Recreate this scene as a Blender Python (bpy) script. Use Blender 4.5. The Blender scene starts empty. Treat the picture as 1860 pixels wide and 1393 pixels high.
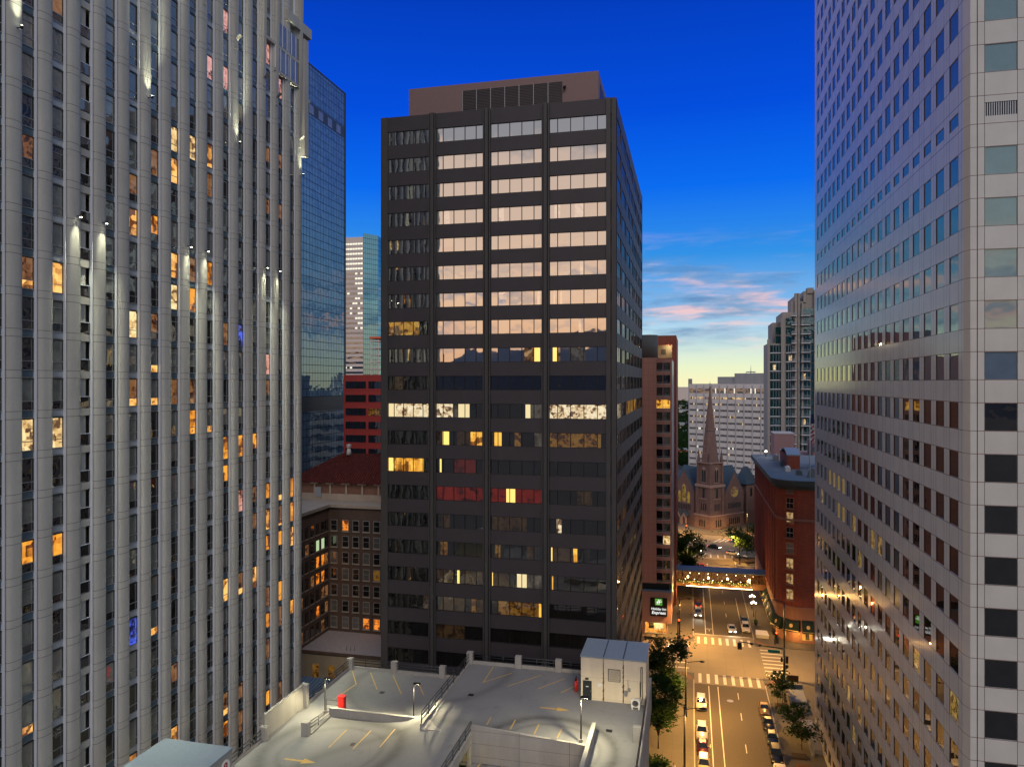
import bpy, math, random
from math import sin, cos, pi, radians
random.seed(7)
S = bpy.context.scene
COL = S.collection
# ---------------------------------------------------------------- camera
F_PX, HY, CAM_H = 1350.0, 695.0, 60.0
YAW = math.atan(325 / 1350)
cd = bpy.data.cameras.new("camera"); cam = bpy.data.objects.new("camera", cd); COL.objects.link(cam)
cd.sensor_width = 36; cd.lens = 36 * F_PX / 1860; cd.shift_y = -1.5 / 1860
cd.clip_start = 0.5; cd.clip_end = 9000
cam.location = (0, 0, CAM_H); cam.rotation_euler = (pi / 2, 0, YAW)
S.camera = cam
S.render.engine = 'CYCLES'
S.view_settings.view_transform = 'Standard'; S.view_settings.look = 'None'
S.view_settings.exposure = 0.27; S.view_settings.gamma = 1
S.cycles.use_denoising = True
S.cycles.max_bounces = 5; S.cycles.glossy_bounces = 3; S.cycles.diffuse_bounces = 2
S.cycles.transparent_max_bounces = 4; S.cycles.sample_clamp_indirect = 3.0
S.cycles.caustics_reflective = False; S.cycles.caustics_refractive = False

def ray(px):
    u = (px - 930) / F_PX
    return (-sin(YAW) + cos(YAW) * u, cos(YAW) + sin(YAW) * u)
def at(px, py, z=0.0):
    """point of height z seen at this picture position"""
    dx, dy = ray(px); d = (CAM_H - z) * F_PX / (py - HY)
    return (d * dx, d * dy)
def proj(x, y, z):
    d = -sin(YAW) * x + cos(YAW) * y
    r = cos(YAW) * x + sin(YAW) * y
    if d < 1: return None
    return (930 + F_PX * r / d, HY - F_PX * (z - CAM_H) / d, d)

# ---------------------------------------------------------------- world
W = bpy.data.worlds.new("World"); S.world = W; W.use_nodes = True
nt = W.node_tree; N = nt.nodes; L = nt.links
for n in list(N): N.remove(n)
def nd(tree, typ, **kw):
    n = tree.nodes.new(typ)
    for k, v in kw.items(): setattr(n, k, v)
    return n
def mth(tree, op, a, b=None, c=None, clamp=False):
    n = tree.nodes.new('ShaderNodeMath'); n.operation = op; n.use_clamp = clamp
    for i, v in enumerate((a, b, c)):
        if v is None: continue
        if isinstance(v, (int, float)): n.inputs[i].default_value = v
        else: tree.links.new(v, n.inputs[i])
    return n.outputs[0]
def ramp(tree, fac, stops, interp='LINEAR'):
    n = tree.nodes.new('ShaderNodeValToRGB'); cr = n.color_ramp; cr.interpolation = interp
    while len(cr.elements) < len(stops): cr.elements.new(0.5)
    for e, (p, c) in zip(cr.elements, stops):
        e.position = p; e.color = (c[0], c[1], c[2], 1) if not isinstance(c, (int, float)) else (c, c, c, 1)
    tree.links.new(fac, n.inputs[0]); return n.outputs[0]
def mixc(tree, fac, a, b, mode='MIX'):
    n = tree.nodes.new('ShaderNodeMix'); n.data_type = 'RGBA'; n.blend_type = mode
    for idx, v in ((0, fac), (6, a), (7, b)):
        if isinstance(v, (int, float)): n.inputs[idx].default_value = v if idx == 0 else (v, v, v, 1)
        elif isinstance(v, tuple): n.inputs[idx].default_value = (v[0], v[1], v[2], 1)
        else: tree.links.new(v, n.inputs[idx])
    return n.outputs[2]
tc = nd(nt, 'ShaderNodeTexCoord'); sp = nd(nt, 'ShaderNodeSeparateXYZ')
L.new(tc.outputs['Generated'], sp.inputs[0])
zz = mth(nt, 'ABSOLUTE', sp.outputs[2])
front = ramp(nt, zz, [(0, (.80, .76, .44)), (.02, (.70, .76, .50)), (.065, (.42, .62, .72)), (.10, (.18, .40, .68)),
                      (.165, (.028, .24, .66)), (.25, (.003, .125, .72)), (.34, (.001, .064, .60)), (.50, (.001, .030, .36)),
                      (.68, (.14, .20, .36)), (1, (.24, .30, .46))])
backL = ramp(nt, zz, [(0, (.95, .52, .28)), (.06, (1.05, .66, .42)), (.13, (1.05, .74, .54)), (.22, (.86, .66, .55)), (.29, (.78, .62, .55)),
                     (.312, (.36, .37, .43)), (.5, (.30, .35, .46)), (1, (.24, .30, .46))])
backR = ramp(nt, zz, [(0, (1.0, .62, .38)), (.05, (.95, .80, .58)), (.12, (.62, .74, .76)), (.22, (.38, .53, .66)), (.35, (.22, .35, .50)),
                      (1, (.20, .28, .46))])
fx = mth(nt, 'MULTIPLY_ADD', sp.outputs[0], 3.0, 0.0, clamp=True)
back = mixc(nt, fx, backL, backR)
fy = mth(nt, 'MULTIPLY_ADD', sp.outputs[1], -2.4, 1.36, clamp=True)
side = mth(nt, 'MULTIPLY_ADD', sp.outputs[0], 5.0, -1.9, clamp=True)
side2 = mth(nt, 'MULTIPLY_ADD', sp.outputs[0], -7.0, -5.7, clamp=True)
front = mixc(nt, mth(nt, 'MULTIPLY', mth(nt, 'MAXIMUM', side, side2), .75), front, backR)
sky = mixc(nt, fy, front, back)
# thin evening clouds, low over the horizon
mp = nd(nt, 'ShaderNodeMapping'); mp.inputs['Scale'].default_value = (2.4, 2.4, 15.0); mp.inputs['Location'].default_value = (2.3, 4.6, .35)
L.new(tc.outputs['Generated'], mp.inputs[0])
cn = nd(nt, 'ShaderNodeTexNoise'); cn.inputs['Scale'].default_value = 2.4; cn.inputs['Detail'].default_value = 7; cn.inputs['Roughness'].default_value = .62
cn.inputs['Distortion'].default_value = .35
L.new(mp.outputs[0], cn.inputs[0])
cm = ramp(nt, cn.outputs[0], [(.44, 0), (.60, 1)])
band = ramp(nt, zz, [(.035, 0), (.075, 1), (.13, .8), (.20, 0)])
cmask = mth(nt, 'MULTIPLY', cm, band)
cn2 = nd(nt, 'ShaderNodeTexNoise'); cn2.inputs['Scale'].default_value = 4.5; cn2.inputs['Detail'].default_value = 5
L.new(mp.outputs[0], cn2.inputs[0])
ccol = ramp(nt, cn2.outputs[0], [(.42, (.10, .20, .38)), (.52, (.26, .32, .46)), (.62, (.85, .50, .46))])
sky = mixc(nt, mth(nt, 'MULTIPLY', cmask, .85), sky, ccol)
nish = nd(nt, 'ShaderNodeTexSky'); nish.sky_type = 'NISHITA'; nish.sun_disc = False
nish.sun_elevation = radians(3); nish.sun_rotation = radians(188)
bg1 = nd(nt, 'ShaderNodeBackground'); bg1.inputs[1].default_value = 1.0; L.new(sky, bg1.inputs[0])
bg2 = nd(nt, 'ShaderNodeBackground'); bg2.inputs[1].default_value = 0.0; L.new(nish.outputs[0], bg2.inputs[0])
ad = nd(nt, 'ShaderNodeAddShader'); L.new(bg1.outputs[0], ad.inputs[0]); L.new(bg2.outputs[0], ad.inputs[1])
wo = nd(nt, 'ShaderNodeOutputWorld'); L.new(ad.outputs[0], wo.inputs[0])
sd = bpy.data.lights.new("sun", 'SUN'); sd.energy = 0.85; sd.angle = radians(20); sd.color = (1, .80, .66)
so = bpy.data.objects.new("sun", sd); COL.objects.link(so)
so.rotation_euler = (radians(47), 0, radians(26)); so.location = (0, -20, 150)

# ---------------------------------------------------------------- materials
MATS = {}
def newmat(name):
    m = bpy.data.materials.new(name); m.use_nodes = True
    t = m.node_tree
    for n in list(t.nodes): t.nodes.remove(n)
    o = t.nodes.new('ShaderNodeOutputMaterial'); MATS[name] = m
    return m, t, o
def objco(t):
    return t.nodes.new('ShaderNodeTexCoord').outputs['Object']
def noise(t, vec, scale, detail=4, rough=.6, stretch=None):
    if stretch:
        q = t.nodes.new('ShaderNodeMapping'); q.inputs['Scale'].default_value = stretch; t.links.new(vec, q.inputs[0]); vec = q.outputs[0]
    n = t.nodes.new('ShaderNodeTexNoise'); n.inputs['Scale'].default_value = scale; n.inputs['Detail'].default_value = detail
    n.inputs['Roughness'].default_value = rough; t.links.new(vec, n.inputs[0]); return n.outputs[0]
def bump(t, h, strength=.3, dist=.05):
    b = t.nodes.new('ShaderNodeBump'); b.inputs['Strength'].default_value = strength; b.inputs['Distance'].default_value = dist
    t.links.new(h, b.inputs['Height']); return b.outputs[0]
def linemask(t, co, period, offset, width):
    """1 on thin lines repeating every period"""
    a = mth(t, 'SUBTRACT', co, offset); a = mth(t, 'DIVIDE', a, period); a = mth(t, 'FRACT', a)
    a = mth(t, 'SUBTRACT', a, .5); a = mth(t, 'ABSOLUTE', a)
    return mth(t, 'GREATER_THAN', a, .5 - width / period / 2)
def stone(name, col, rough=.8, var=.25, scale=.25, streak=.3, lines=(), linecol=.45, spec=.5, fine=8.0, bumpst=.15, line_rgb=None):
    """cast or cut surface; lines = list of (axis, period, offset, width) joints, axis in 'xyzh' (h = x+y)"""
    m, t, o = newmat(name); co = objco(t)
    s = t.nodes.new('ShaderNodeSeparateXYZ'); t.links.new(co, s.inputs[0])
    n1 = noise(t, co, scale, 5); n2 = noise(t, co, fine, 3)
    n3 = noise(t, co, .9, 4, .65, (1, 1, .06))
    v = mth(t, 'MULTIPLY_ADD', n1, var * 1.6, 1 - var * .8)
    v = mth(t, 'MULTIPLY', v, mth(t, 'MULTIPLY_ADD', n2, var * .7, 1 - var * .35))
    v = mth(t, 'MULTIPLY', v, mth(t, 'MULTIPLY_ADD', n3, streak, 1 - streak * .5))
    n = t.nodes.new('ShaderNodeVectorMath'); n.operation = 'SCALE'; n.inputs[0].default_value = col
    t.links.new(v, n.inputs['Scale']); c = n.outputs[0]
    tot = None
    for ax, per, off, wd in lines:
        if ax == 'h': q = mth(t, 'ADD', s.outputs[0], s.outputs[1])
        else: q = s.outputs['xyz'.index(ax)]
        k = linemask(t, q, per, off, wd)
        tot = k if tot is None else mth(t, 'MAXIMUM', tot, k)
    if tot is not None:
        lc = line_rgb or tuple(x * linecol for x in col)
        c = mixc(t, tot, c, lc)
    p = t.nodes.new('ShaderNodeBsdfPrincipled'); t.links.new(c, p.inputs['Base Color'])
    p.inputs['Roughness'].default_value = rough; p.inputs['Specular IOR Level'].default_value = spec
    if bumpst: t.links.new(bump(t, n2, bumpst, .02), p.inputs['Normal'])
    t.links.new(p.outputs[0], o.inputs[0]); return m
def plain(name, col, rough=.5, metal=0.0, emit=None, es=0.0, spec=.5, var=.12):
    m, t, o = newmat(name); p = t.nodes.new('ShaderNodeBsdfPrincipled')
    if var:
        co = objco(t); v = mth(t, 'MULTIPLY_ADD', noise(t, co, 3.0, 4), var * 2, 1 - var)
        n = t.nodes.new('ShaderNodeVectorMath'); n.operation = 'SCALE'; n.inputs[0].default_value = col
        t.links.new(v, n.inputs['Scale']); t.links.new(n.outputs[0], p.inputs['Base Color'])
    else: p.inputs['Base Color'].default_value = (*col, 1)
    p.inputs['Roughness'].default_value = rough; p.inputs['Metallic'].default_value = metal
    p.inputs['Specular IOR Level'].default_value = spec
    if emit: p.inputs['Emission Color'].default_value = (*emit, 1); p.inputs['Emission Strength'].default_value = es
    t.links.new(p.outputs[0], o.inputs[0]); return m
def glass(name, inner=(.02, .02, .025), refl=.25, tint=(1, 1, 1), wob=.4, wscale=.35, rough=.02, emit=None, es=1.0, pattern=None, grid=None, gridcol=(.01, .012, .015), pscale=1.0, varinner=.6):
    """window pane: a dim, lit or sky-toned inner layer behind a reflecting sheet"""
    m, t, o = newmat(name); co = objco(t)
    s = t.nodes.new('ShaderNodeSeparateXYZ'); t.links.new(co, s.inputs[0])
    nn = noise(t, co, wscale, 2, .5)
    bp = bump(t, nn, wob, .12)
    g = t.nodes.new('ShaderNodeBsdfGlossy'); g.inputs['Color'].default_value = (*tint, 1); g.inputs['Roughness'].default_value = rough
    t.links.new(bp, g.inputs['Normal'])
    d = t.nodes.new('ShaderNodeBsdfDiffuse')
    v = mth(t, 'MULTIPLY_ADD', noise(t, co, .8, 3, .6), varinner * 2.4, 1 - varinner * 1.2, clamp=False)
    v = mth(t, 'MAXIMUM', v, .1)
    n = t.nodes.new('ShaderNodeVectorMath'); n.operation = 'SCALE'; n.inputs[0].default_value = inner
    t.links.new(v, n.inputs['Scale']); t.links.new(n.outputs[0], d.inputs['Color'])
    base = d.outputs[0]
    if emit:
        e = t.nodes.new('ShaderNodeEmission')
        if pattern:
            f = noise(t, co, 1.3 * pscale, 3, .55, pattern)
            vo = t.nodes.new('ShaderNodeTexVoronoi'); vo.distance = 'CHEBYCHEV'; vo.inputs['Scale'].default_value = 1.1 * pscale; vo.inputs['Randomness'].default_value = .8
            t.links.new(co, vo.inputs[0]); vs = t.nodes.new('ShaderNodeSeparateXYZ'); t.links.new(vo.outputs['Color'], vs.inputs[0])
            vo2 = t.nodes.new('ShaderNodeTexVoronoi'); vo2.distance = 'CHEBYCHEV'; vo2.inputs['Scale'].default_value = 2.9 * pscale; vo2.inputs['Randomness'].default_value = .9
            t.links.new(co, vo2.inputs[0]); vs2 = t.nodes.new('ShaderNodeSeparateXYZ'); t.links.new(vo2.outputs['Color'], vs2.inputs[0])
            f = mth(t, 'MULTIPLY_ADD', vs.outputs[0], .30, mth(t, 'MULTIPLY', f, .35))
            f = mth(t, 'MULTIPLY_ADD', vs2.outputs[1], .22, f)
            f = mth(t, 'ADD', f, .06)
            dk = tuple(x * q for x, q in zip(emit, (.10, .05, .03)))
            md = tuple(x * q for x, q in zip(emit, (.75, .6, .45)))
            t.links.new(ramp(t, f, [(.36, dk), (.47, md), (.62, emit)]), e.inputs[0])
        else: e.inputs[0].default_value = (*emit, 1)
        e.inputs[1].default_value = es
        a = t.nodes.new('ShaderNodeAddShader'); t.links.new(base, a.inputs[0]); t.links.new(e.outputs[0], a.inputs[1]); base = a.outputs[0]
    fr = t.nodes.new('ShaderNodeFresnel'); fr.inputs[0].default_value = 1.5
    fac = mth(t, 'MULTIPLY_ADD', fr.outputs[0], 1 - refl, refl, clamp=True)
    mx = t.nodes.new('ShaderNodeMixShader'); t.links.new(fac, mx.inputs[0]); t.links.new(base, mx.inputs[1]); t.links.new(g.outputs[0], mx.inputs[2])
    res = mx.outputs[0]
    if grid:
        tot = None
        for ax, per, off, wd in grid:
            q = mth(t, 'ADD', s.outputs[0], s.outputs[1]) if ax == 'h' else s.outputs['xyz'.index(ax)]
            k = linemask(t, q, per, off, wd)
            tot = k if tot is None else mth(t, 'MAXIMUM', tot, k)
        dd = t.nodes.new('ShaderNodeBsdfDiffuse'); dd.inputs[0].default_value = (*gridcol, 1)
        m2 = t.nodes.new('ShaderNodeMixShader'); t.links.new(tot, m2.inputs[0]); t.links.new(res, m2.inputs[1]); t.links.new(dd.outputs[0], m2.inputs[2]); res = m2.outputs[0]
    t.links.new(res, o.inputs[0]); return m
def glow(name, col, s):
    m, t, o = newmat(name); e = t.nodes.new('ShaderNodeEmission'); e.inputs[0].default_value = (*col, 1); e.inputs[1].default_value = s
    t.links.new(e.outputs[0], o.inputs[0]); return m
def brick(name, c1, c2, mortar, bw=.24, bh=.075, rough=.85, var=.3):
    m, t, o = newmat(name); co = objco(t)
    s = t.nodes.new('ShaderNodeSeparateXYZ'); t.links.new(co, s.inputs[0])
    q = t.nodes.new('ShaderNodeCombineXYZ'); t.links.new(mth(t, 'ADD', s.outputs[0], s.outputs[1]), q.inputs[0]); t.links.new(s.outputs[2], q.inputs[1])
    b = t.nodes.new('ShaderNodeTexBrick'); t.links.new(q.outputs[0], b.inputs[0])
    b.inputs['Color1'].default_value = (*c1, 1); b.inputs['Color2'].default_value = (*c2, 1); b.inputs['Mortar'].default_value = (*mortar, 1)
    b.inputs['Scale'].default_value = 1; b.inputs['Brick Width'].default_value = bw; b.inputs['Row Height'].default_value = bh
    b.inputs['Mortar Size'].default_value = bh * .12; b.inputs['Bias'].default_value = -.1
    v = mth(t, 'MULTIPLY_ADD', noise(t, co, .35, 6, .65), var * 2, 1 - var)
    v = mth(t, 'MULTIPLY', v, mth(t, 'MULTIPLY_ADD', noise(t, co, 1.2, 3, .6, (1, 1, .08)), .5, .75))
    n = t.nodes.new('ShaderNodeVectorMath'); n.operation = 'SCALE'; t.links.new(b.outputs[0], n.inputs[0]); t.links.new(v, n.inputs['Scale'])
    p = t.nodes.new('ShaderNodeBsdfPrincipled'); t.links.new(n.outputs[0], p.inputs['Base Color']); p.inputs['Roughness'].default_value = rough
    t.links.new(p.outputs[0], o.inputs[0]); return m

# ---------------------------------------------------------------- mesh helpers
class MB:
    def nocap(s): k = [i for i, f in enumerate(s.f) if len(f) == 4]; s.f = [s.f[i] for i in k]; s.m = [s.m[i] for i in k]; s.sm = [s.sm[i] for i in k]
    def __init__(s): s.v = []; s.f = []; s.m = []; s.sm = []
    def add(s, vs, fs, m=0, smooth=False):
        k = len(s.v); s.v += [tuple(p) for p in vs]
        for f in fs: s.f.append(tuple(i + k for i in f)); s.m.append(m); s.sm.append(smooth)
    def quad(s, a, b, c, d, m=0): s.add((a, b, c, d), ((0, 1, 2, 3),), m)
    def hexa(s, p, m=0):
        s.add(p, ((0, 3, 2, 1), (4, 5, 6, 7), (0, 1, 5, 4), (1, 2, 6, 5), (2, 3, 7, 6), (3, 0, 4, 7)), m)
    def box(s, x0, x1, y0, y1, z0, z1, m=0):
        s.hexa(((x0, y0, z0), (x1, y0, z0), (x1, y1, z0), (x0, y1, z0), (x0, y0, z1), (x1, y0, z1), (x1, y1, z1), (x0, y1, z1)), m)
    def prism(s, poly, z0, z1, m=0, smooth=False, top=None):
        n = len(poly); k = len(s.v)
        s.v += [(x, y, z0) for x, y in poly] + [(x, y, z1) for x, y in poly]
        for i in range(n):
            j = (i + 1) % n; s.f.append((k + i, k + j, k + n + j, k + n + i)); s.m.append(m); s.sm.append(smooth)
        s.f.append(tuple(k + n + i for i in range(n))); s.m.append(m if top is None else top); s.sm.append(False)
        s.f.append(tuple(k + n - 1 - i for i in range(n))); s.m.append(m); s.sm.append(False)
    def tube(s, p, q, r, r2=None, n=8, m=0, smooth=True):
        r2 = r if r2 is None else r2
        dx, dy, dz = (q[i] - p[i] for i in range(3)); l = math.sqrt(dx * dx + dy * dy + dz * dz) or 1e-6
        d = (dx / l, dy / l, dz / l); a = (0, 0, 1) if abs(d[2]) < .9 else (1, 0, 0)
        u = (d[1] * a[2] - d[2] * a[1], d[2] * a[0] - d[0] * a[2], d[0] * a[1] - d[1] * a[0]); lu = math.sqrt(sum(x * x for x in u)); u = tuple(x / lu for x in u)
        w = (d[1] * u[2] - d[2] * u[1], d[2] * u[0] - d[0] * u[2], d[0] * u[1] - d[1] * u[0])
        k = len(s.v)
        for c, rr in ((p, r), (q, r2)):
            for i in range(n):
                t = 2 * pi * i / n; s.v.append(tuple(c[j] + rr * (cos(t) * u[j] + sin(t) * w[j]) for j in range(3)))
        for i in range(n):
            j = (i + 1) % n; s.f.append((k + i, k + j, k + n + j, k + n + i)); s.m.append(m); s.sm.append(smooth)
        s.f.append(tuple(k + n - 1 - i for i in range(n))); s.m.append(m); s.sm.append(False)
        s.f.append(tuple(k + n + i for i in range(n))); s.m.append(m); s.sm.append(False)
    def ball(s, c, r, n=10, m=0, sx=1, sy=1, sz=1):
        k = len(s.v); R = n // 2 + 1
        for i in range(R):
            ph = pi * i / (R - 1)
            for j in range(n):
                th = 2 * pi * j / n; s.v.append((c[0] + r * sx * sin(ph) * cos(th), c[1] + r * sy * sin(ph) * sin(th), c[2] + r * sz * cos(ph)))
        for i in range(R - 1):
            for j in range(n):
                jj = (j + 1) % n; s.f.append((k + i * n + j, k + (i + 1) * n + j, k + (i + 1) * n + jj, k + i * n + jj)); s.m.append(m); s.sm.append(True)
    def loft(s, rings, m=0, smooth=True, caps=True, mfun=None):
        n = len(rings[0]); k = len(s.v)
        for r in rings: s.v += [tuple(p) for p in r]
        for i in range(len(rings) - 1):
            for j in range(n):
                jj = (j + 1) % n
                s.f.append((k + i * n + j, k + i * n + jj, k + (i + 1) * n + jj, k + (i + 1) * n + j)); s.m.append(m if mfun is None else mfun(i, j)); s.sm.append(smooth)
        if caps:
            s.f.append(tuple(k + n - 1 - i for i in range(n))); s.m.append(m); s.sm.append(False)
            e = k + (len(rings) - 1) * n; s.f.append(tuple(e + i for i in range(n))); s.m.append(m); s.sm.append(False)
    def build(s, name, mats, parent=None, label=None, off=None, kind=None):
        me = bpy.data.meshes.new(name)
        o = parent_loc(parent) if off is None else off
        me.from_pydata([(x - o[0], y - o[1], z - o[2]) for x, y, z in s.v], [], s.f)
        if not isinstance(mats, (list, tuple)): mats = [mats]
        for x in mats: me.materials.append(MATS[x] if isinstance(x, str) else x)
        for p, mi, sm in zip(me.polygons, s.m, s.sm): p.material_index = mi; p.use_smooth = sm
        me.update()
        ob = bpy.data.objects.new(name, me); COL.objects.link(ob)
        if parent is not None: ob.parent = parent
        elif off is not None: ob.location = off
        if label: ob['label'] = label
        if kind: ob['kind'] = kind
        return ob
def parent_loc(p):
    x = [0, 0, 0]
    while p is not None:
        for i in range(3): x[i] += p.location[i]
        p = p.parent
    return x
def thing(name, label, cat, loc=(0, 0, 0), group=None, rz=0):
    o = bpy.data.objects.new(name, None); COL.objects.link(o); o.location = loc; o.rotation_euler = (0, 0, rz)
    o.empty_display_size = .5; o['label'] = label; o['category'] = cat
    if group: o['group'] = group
    return o
def tag(o, label, cat, group=None, kind=None):
    if kind: o['kind'] = kind
    else: o['label'] = label; o['category'] = cat
    if group: o['group'] = group
    return o
def lamp(kind, loc, energy, col, parent=None, size=.15, rot=None, spot=None, blend=.6, wash=False):
    d = bpy.data.lights.new('lamp_light', kind); d.energy = energy; d.color = col
    if kind in ('POINT', 'SPOT'): d.shadow_soft_size = size
    if kind == 'SPOT': d.spot_size = radians(spot); d.spot_blend = blend
    if wash:
        d.use_nodes = True; t = d.node_tree; em = t.nodes['Emission']; lf = t.nodes.new('ShaderNodeLightFalloff'); lf.inputs['Strength'].default_value = 1; lf.inputs['Smooth'].default_value = .4
        t.links.new(lf.outputs['Linear'], em.inputs['Strength'])
    o = bpy.data.objects.new('lamp_light', d); COL.objects.link(o)
    if parent is not None:
        pl = parent_loc(parent); o.parent = parent; o.location = tuple(loc[i] - pl[i] for i in range(3))
    else: o.location = loc
    if rot: o.rotation_euler = rot
    return o
def windows(parent, specs, name='window', limit=100):
    """specs: (x,y,z, area, mb, mats); the largest in the picture are parts, the rest one part"""
    def score(q):
        p = proj(*q[0:3])
        if p is None or not (-25 < p[0] < 1885 and -35 < p[1] < 1430): return 0
        return q[3] / p[2] ** 2
    specs = sorted(specs, key=score, reverse=True)
    for q in specs[:limit]: q[4].build(name, q[5], parent)
    rest = specs[limit:]
    if rest:
        mats = []; big = MB()
        for q in rest:
            mp = []
            for x in q[5]:
                if x not in mats: mats.append(x)
                mp.append(mats.index(x))
            k = len(big.v); big.v += q[4].v
            for f, mi, sm in zip(q[4].f, q[4].m, q[4].sm): big.f.append(tuple(i + k for i in f)); big.m.append(mp[mi]); big.sm.append(sm)
        big.build(name, mats, parent, kind='stuff')
class Fac:
    """a facade frame: o = (x, y), t = unit along, n = unit outward"""
    def __init__(s, o, t, n=None):
        s.o = o; l = math.hypot(*t); s.t = (t[0] / l, t[1] / l); s.n = n or (s.t[1], -s.t[0])
    def p(s, a, d, z): return (s.o[0] + s.t[0] * a + s.n[0] * d, s.o[1] + s.t[1] * a + s.n[1] * d, z)
    def box(s, mb, a0, a1, z0, z1, d0, d1, m=0):
        P = s.p; mb.hexa((P(a0, d1, z0), P(a1, d1, z0), P(a1, d0, z0), P(a0, d0, z0), P(a0, d1, z1), P(a1, d1, z1), P(a1, d0, z1), P(a0, d0, z1)), m)
    def pane(s, mb, a0, a1, z0, z1, d, m=0, tilt=0.0):
        P = s.p; mb.quad(P(a0, d, z0), P(a1, d, z0), P(a1, d + tilt, z1), P(a0, d + tilt, z1), m)
    def poly(s, mb, pts, d0, d1, m=0):
        n = len(pts); A = [s.p(a, d1, z) for a, z in pts]; B = [s.p(a, d0, z) for a, z in pts]
        mb.add(A + B, [tuple(range(n)), tuple(range(2 * n - 1, n - 1, -1))] + [(i, n + i, n + (i + 1) % n, (i + 1) % n) for i in range(n)], m)
def text(body, size, mat, parent, fac, a, d, z, name='lettering', shear=0.0, extrude=.02, xs=1.0, align='CENTER', weight=0.0):
    c = bpy.data.curves.new(name, 'FONT'); c.body = body; c.size = size; c.extrude = extrude; c.align_x = align; c.shear = shear; c.offset = weight
    tmp = bpy.data.objects.new(name, c); COL.objects.link(tmp)
    dg = bpy.context.evaluated_depsgraph_get(); me = bpy.data.meshes.new_from_object(tmp.evaluated_get(dg))
    mb = MB()
    for p in me.polygons: mb.f.append(tuple(p.vertices)); mb.m.append(0); mb.sm.append(False)
    mb.v = [fac.p(a + v.co.x * xs, d + v.co.z, z + v.co.y) for v in me.vertices]
    bpy.data.objects.remove(tmp); bpy.data.curves.remove(c); bpy.data.meshes.remove(me)
    return mb.build(name, mat, parent)
WARM = (1.0, .50, .13); STREET = (1.0, .51, .12)
# ================================================================ material set
plain('asphalt', (.088, .072, .054), .85, var=.25)
stone('street_concrete', (.21, .18, .135), .85, .3, .12, .1, (('x', 3.6, 0, .06), ('y', 4.5, 0, .06)), .75)
stone('sidewalk', (.115, .102, .082), .85, .3, .2, .1, (('x', 1.5, 0, .04), ('y', 1.5, 0, .04)), .7)
stone('kerb', (.36, .34, .30), .8, .2)
plain('brick_band', (.20, .10, .07), .8)
plain('road_paint', (.62, .60, .54), .7, var=.3)
plain('yellow_paint', (.62, .40, .12), .8, var=.4)
plain('black_metal', (.012, .012, .013), .45, var=0)
plain('rail_metal', (.05, .06, .075), .4, .6)
plain('steel', (.35, .36, .38), .4, .7)
plain('white_paint', (.75, .74, .70), .5)
plain('red_paint', (.62, .025, .02), .4)
plain('yellow_post', (.75, .50, .03), .5)
glow('red_light', (1, .04, .01), 14); glow('lamp_glow', (1, .72, .38), 30); glow('garage_glow', (1, .92, .62), 40)
glow('globe_glow', (1, .80, .48), 16); glow('flood_glow', (1, 1, .72), 20); glow('strip_glow', (1, .74, .36), 10)
# ================================================================ ground
g = MB(); g.box(-4000, 4000, -3000, 7000, -1.0, 0.0)
stone('ground_far', (.10, .10, .095), .9, .5, .01, 0); tag(g.build('ground', 'ground_far'), '', '', kind='structure')
LC, RC = .65, 14.2                 # kerb lines of the street
r = MB(); r.box(LC, RC, 10, 153, .004, .008); r.box(LC, RC, 183.4, 262, .004, .008); tag(r.build('road', 'asphalt'), '', '', kind='structure')
r = MB(); r.box(-120, 120, 158.5, 177.5, .004, .012); r.box(LC, RC, 153, 158.5, .004, .012); r.box(LC, RC, 177.5, 183.4, .004, .012)
r.box(-60, 110, 262, 303, .004, .012)
tag(r.build('road_crossing', 'street_concrete'), '', '', kind='structure')
def corner(cx, cy, r, a0, a1, n=8): return [(cx + r * cos(radians(a0 + (a1 - a0) * i / n)), cy + r * sin(radians(a0 + (a1 - a0) * i / n))) for i in range(n + 1)]
pv = MB()
pv.prism([(-60, 10), (LC, 10)] + corner(LC - 4, 154.5, 4, 0, 90) + [(-60, 158.5)], 0, .14)
pv.prism([(-60, 177.5)] + corner(LC - 4, 181.5, 4, -90, 0) + [(LC, 262), (-60, 262)], 0, .14)
pv.prism([(RC, 10), (60, 10), (60, 158.5)] + corner(RC + 4, 154.5, 4, 90, 180), 0, .14)
pv.prism([(RC, 262)] + corner(RC + 4, 181.5, 4, 180, 270) + [(60, 177.5), (60, 262)], 0, .14)
pv.prism([(-40, 303), (90, 303), (90, 460), (-40, 460)], 0, .14)
tag(pv.build('pavement', 'sidewalk'), '', '', kind='structure')
kb = MB()
for x0, x1 in ((LC - .18, LC + .006), (RC - .006, RC + .18)):
    kb.box(x0, x1, 10, 154.5, .0, .146); kb.box(x0, x1, 181.5, 262, .0, .146)
tag(kb.build('kerb', 'kerb'), '', '', kind='structure')
bb = MB()
for cx, cy, a0, a1 in ((LC - 4, 154.5, 0, 90), (LC - 4, 181.5, -90, 0), (RC + 4, 154.5, 90, 180), (RC + 4, 181.5, 180, 270)):
    o_ = corner(cx, cy, 3.7, a0, a1); i_ = corner(cx, cy, 2.9, a0, a1)
    for k in range(len(o_) - 1):
        bb.quad((*i_[k], .145), (*o_[k], .145), (*o_[k + 1], .145), (*i_[k + 1], .145))
tag(bb.build('brick_paving', 'brick_band'), '', '', kind='structure')
pl = MB()
z0, z1 = .012, .016
def stripe(x0, x1, y0, y1): pl.box(x0, x1, y0, y1, z0, z1)
for seg in ((20, 152.2), (183.6, 255)):
    stripe(3.35, 3.5, *seg); stripe(5.1, 5.25, *seg)
for y in (66, 78, 90, 102, 114, 126, 138, 147, 186.5, 198, 209, 220, 232, 243): stripe(8.75, 8.88, y, y + 3)
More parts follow.
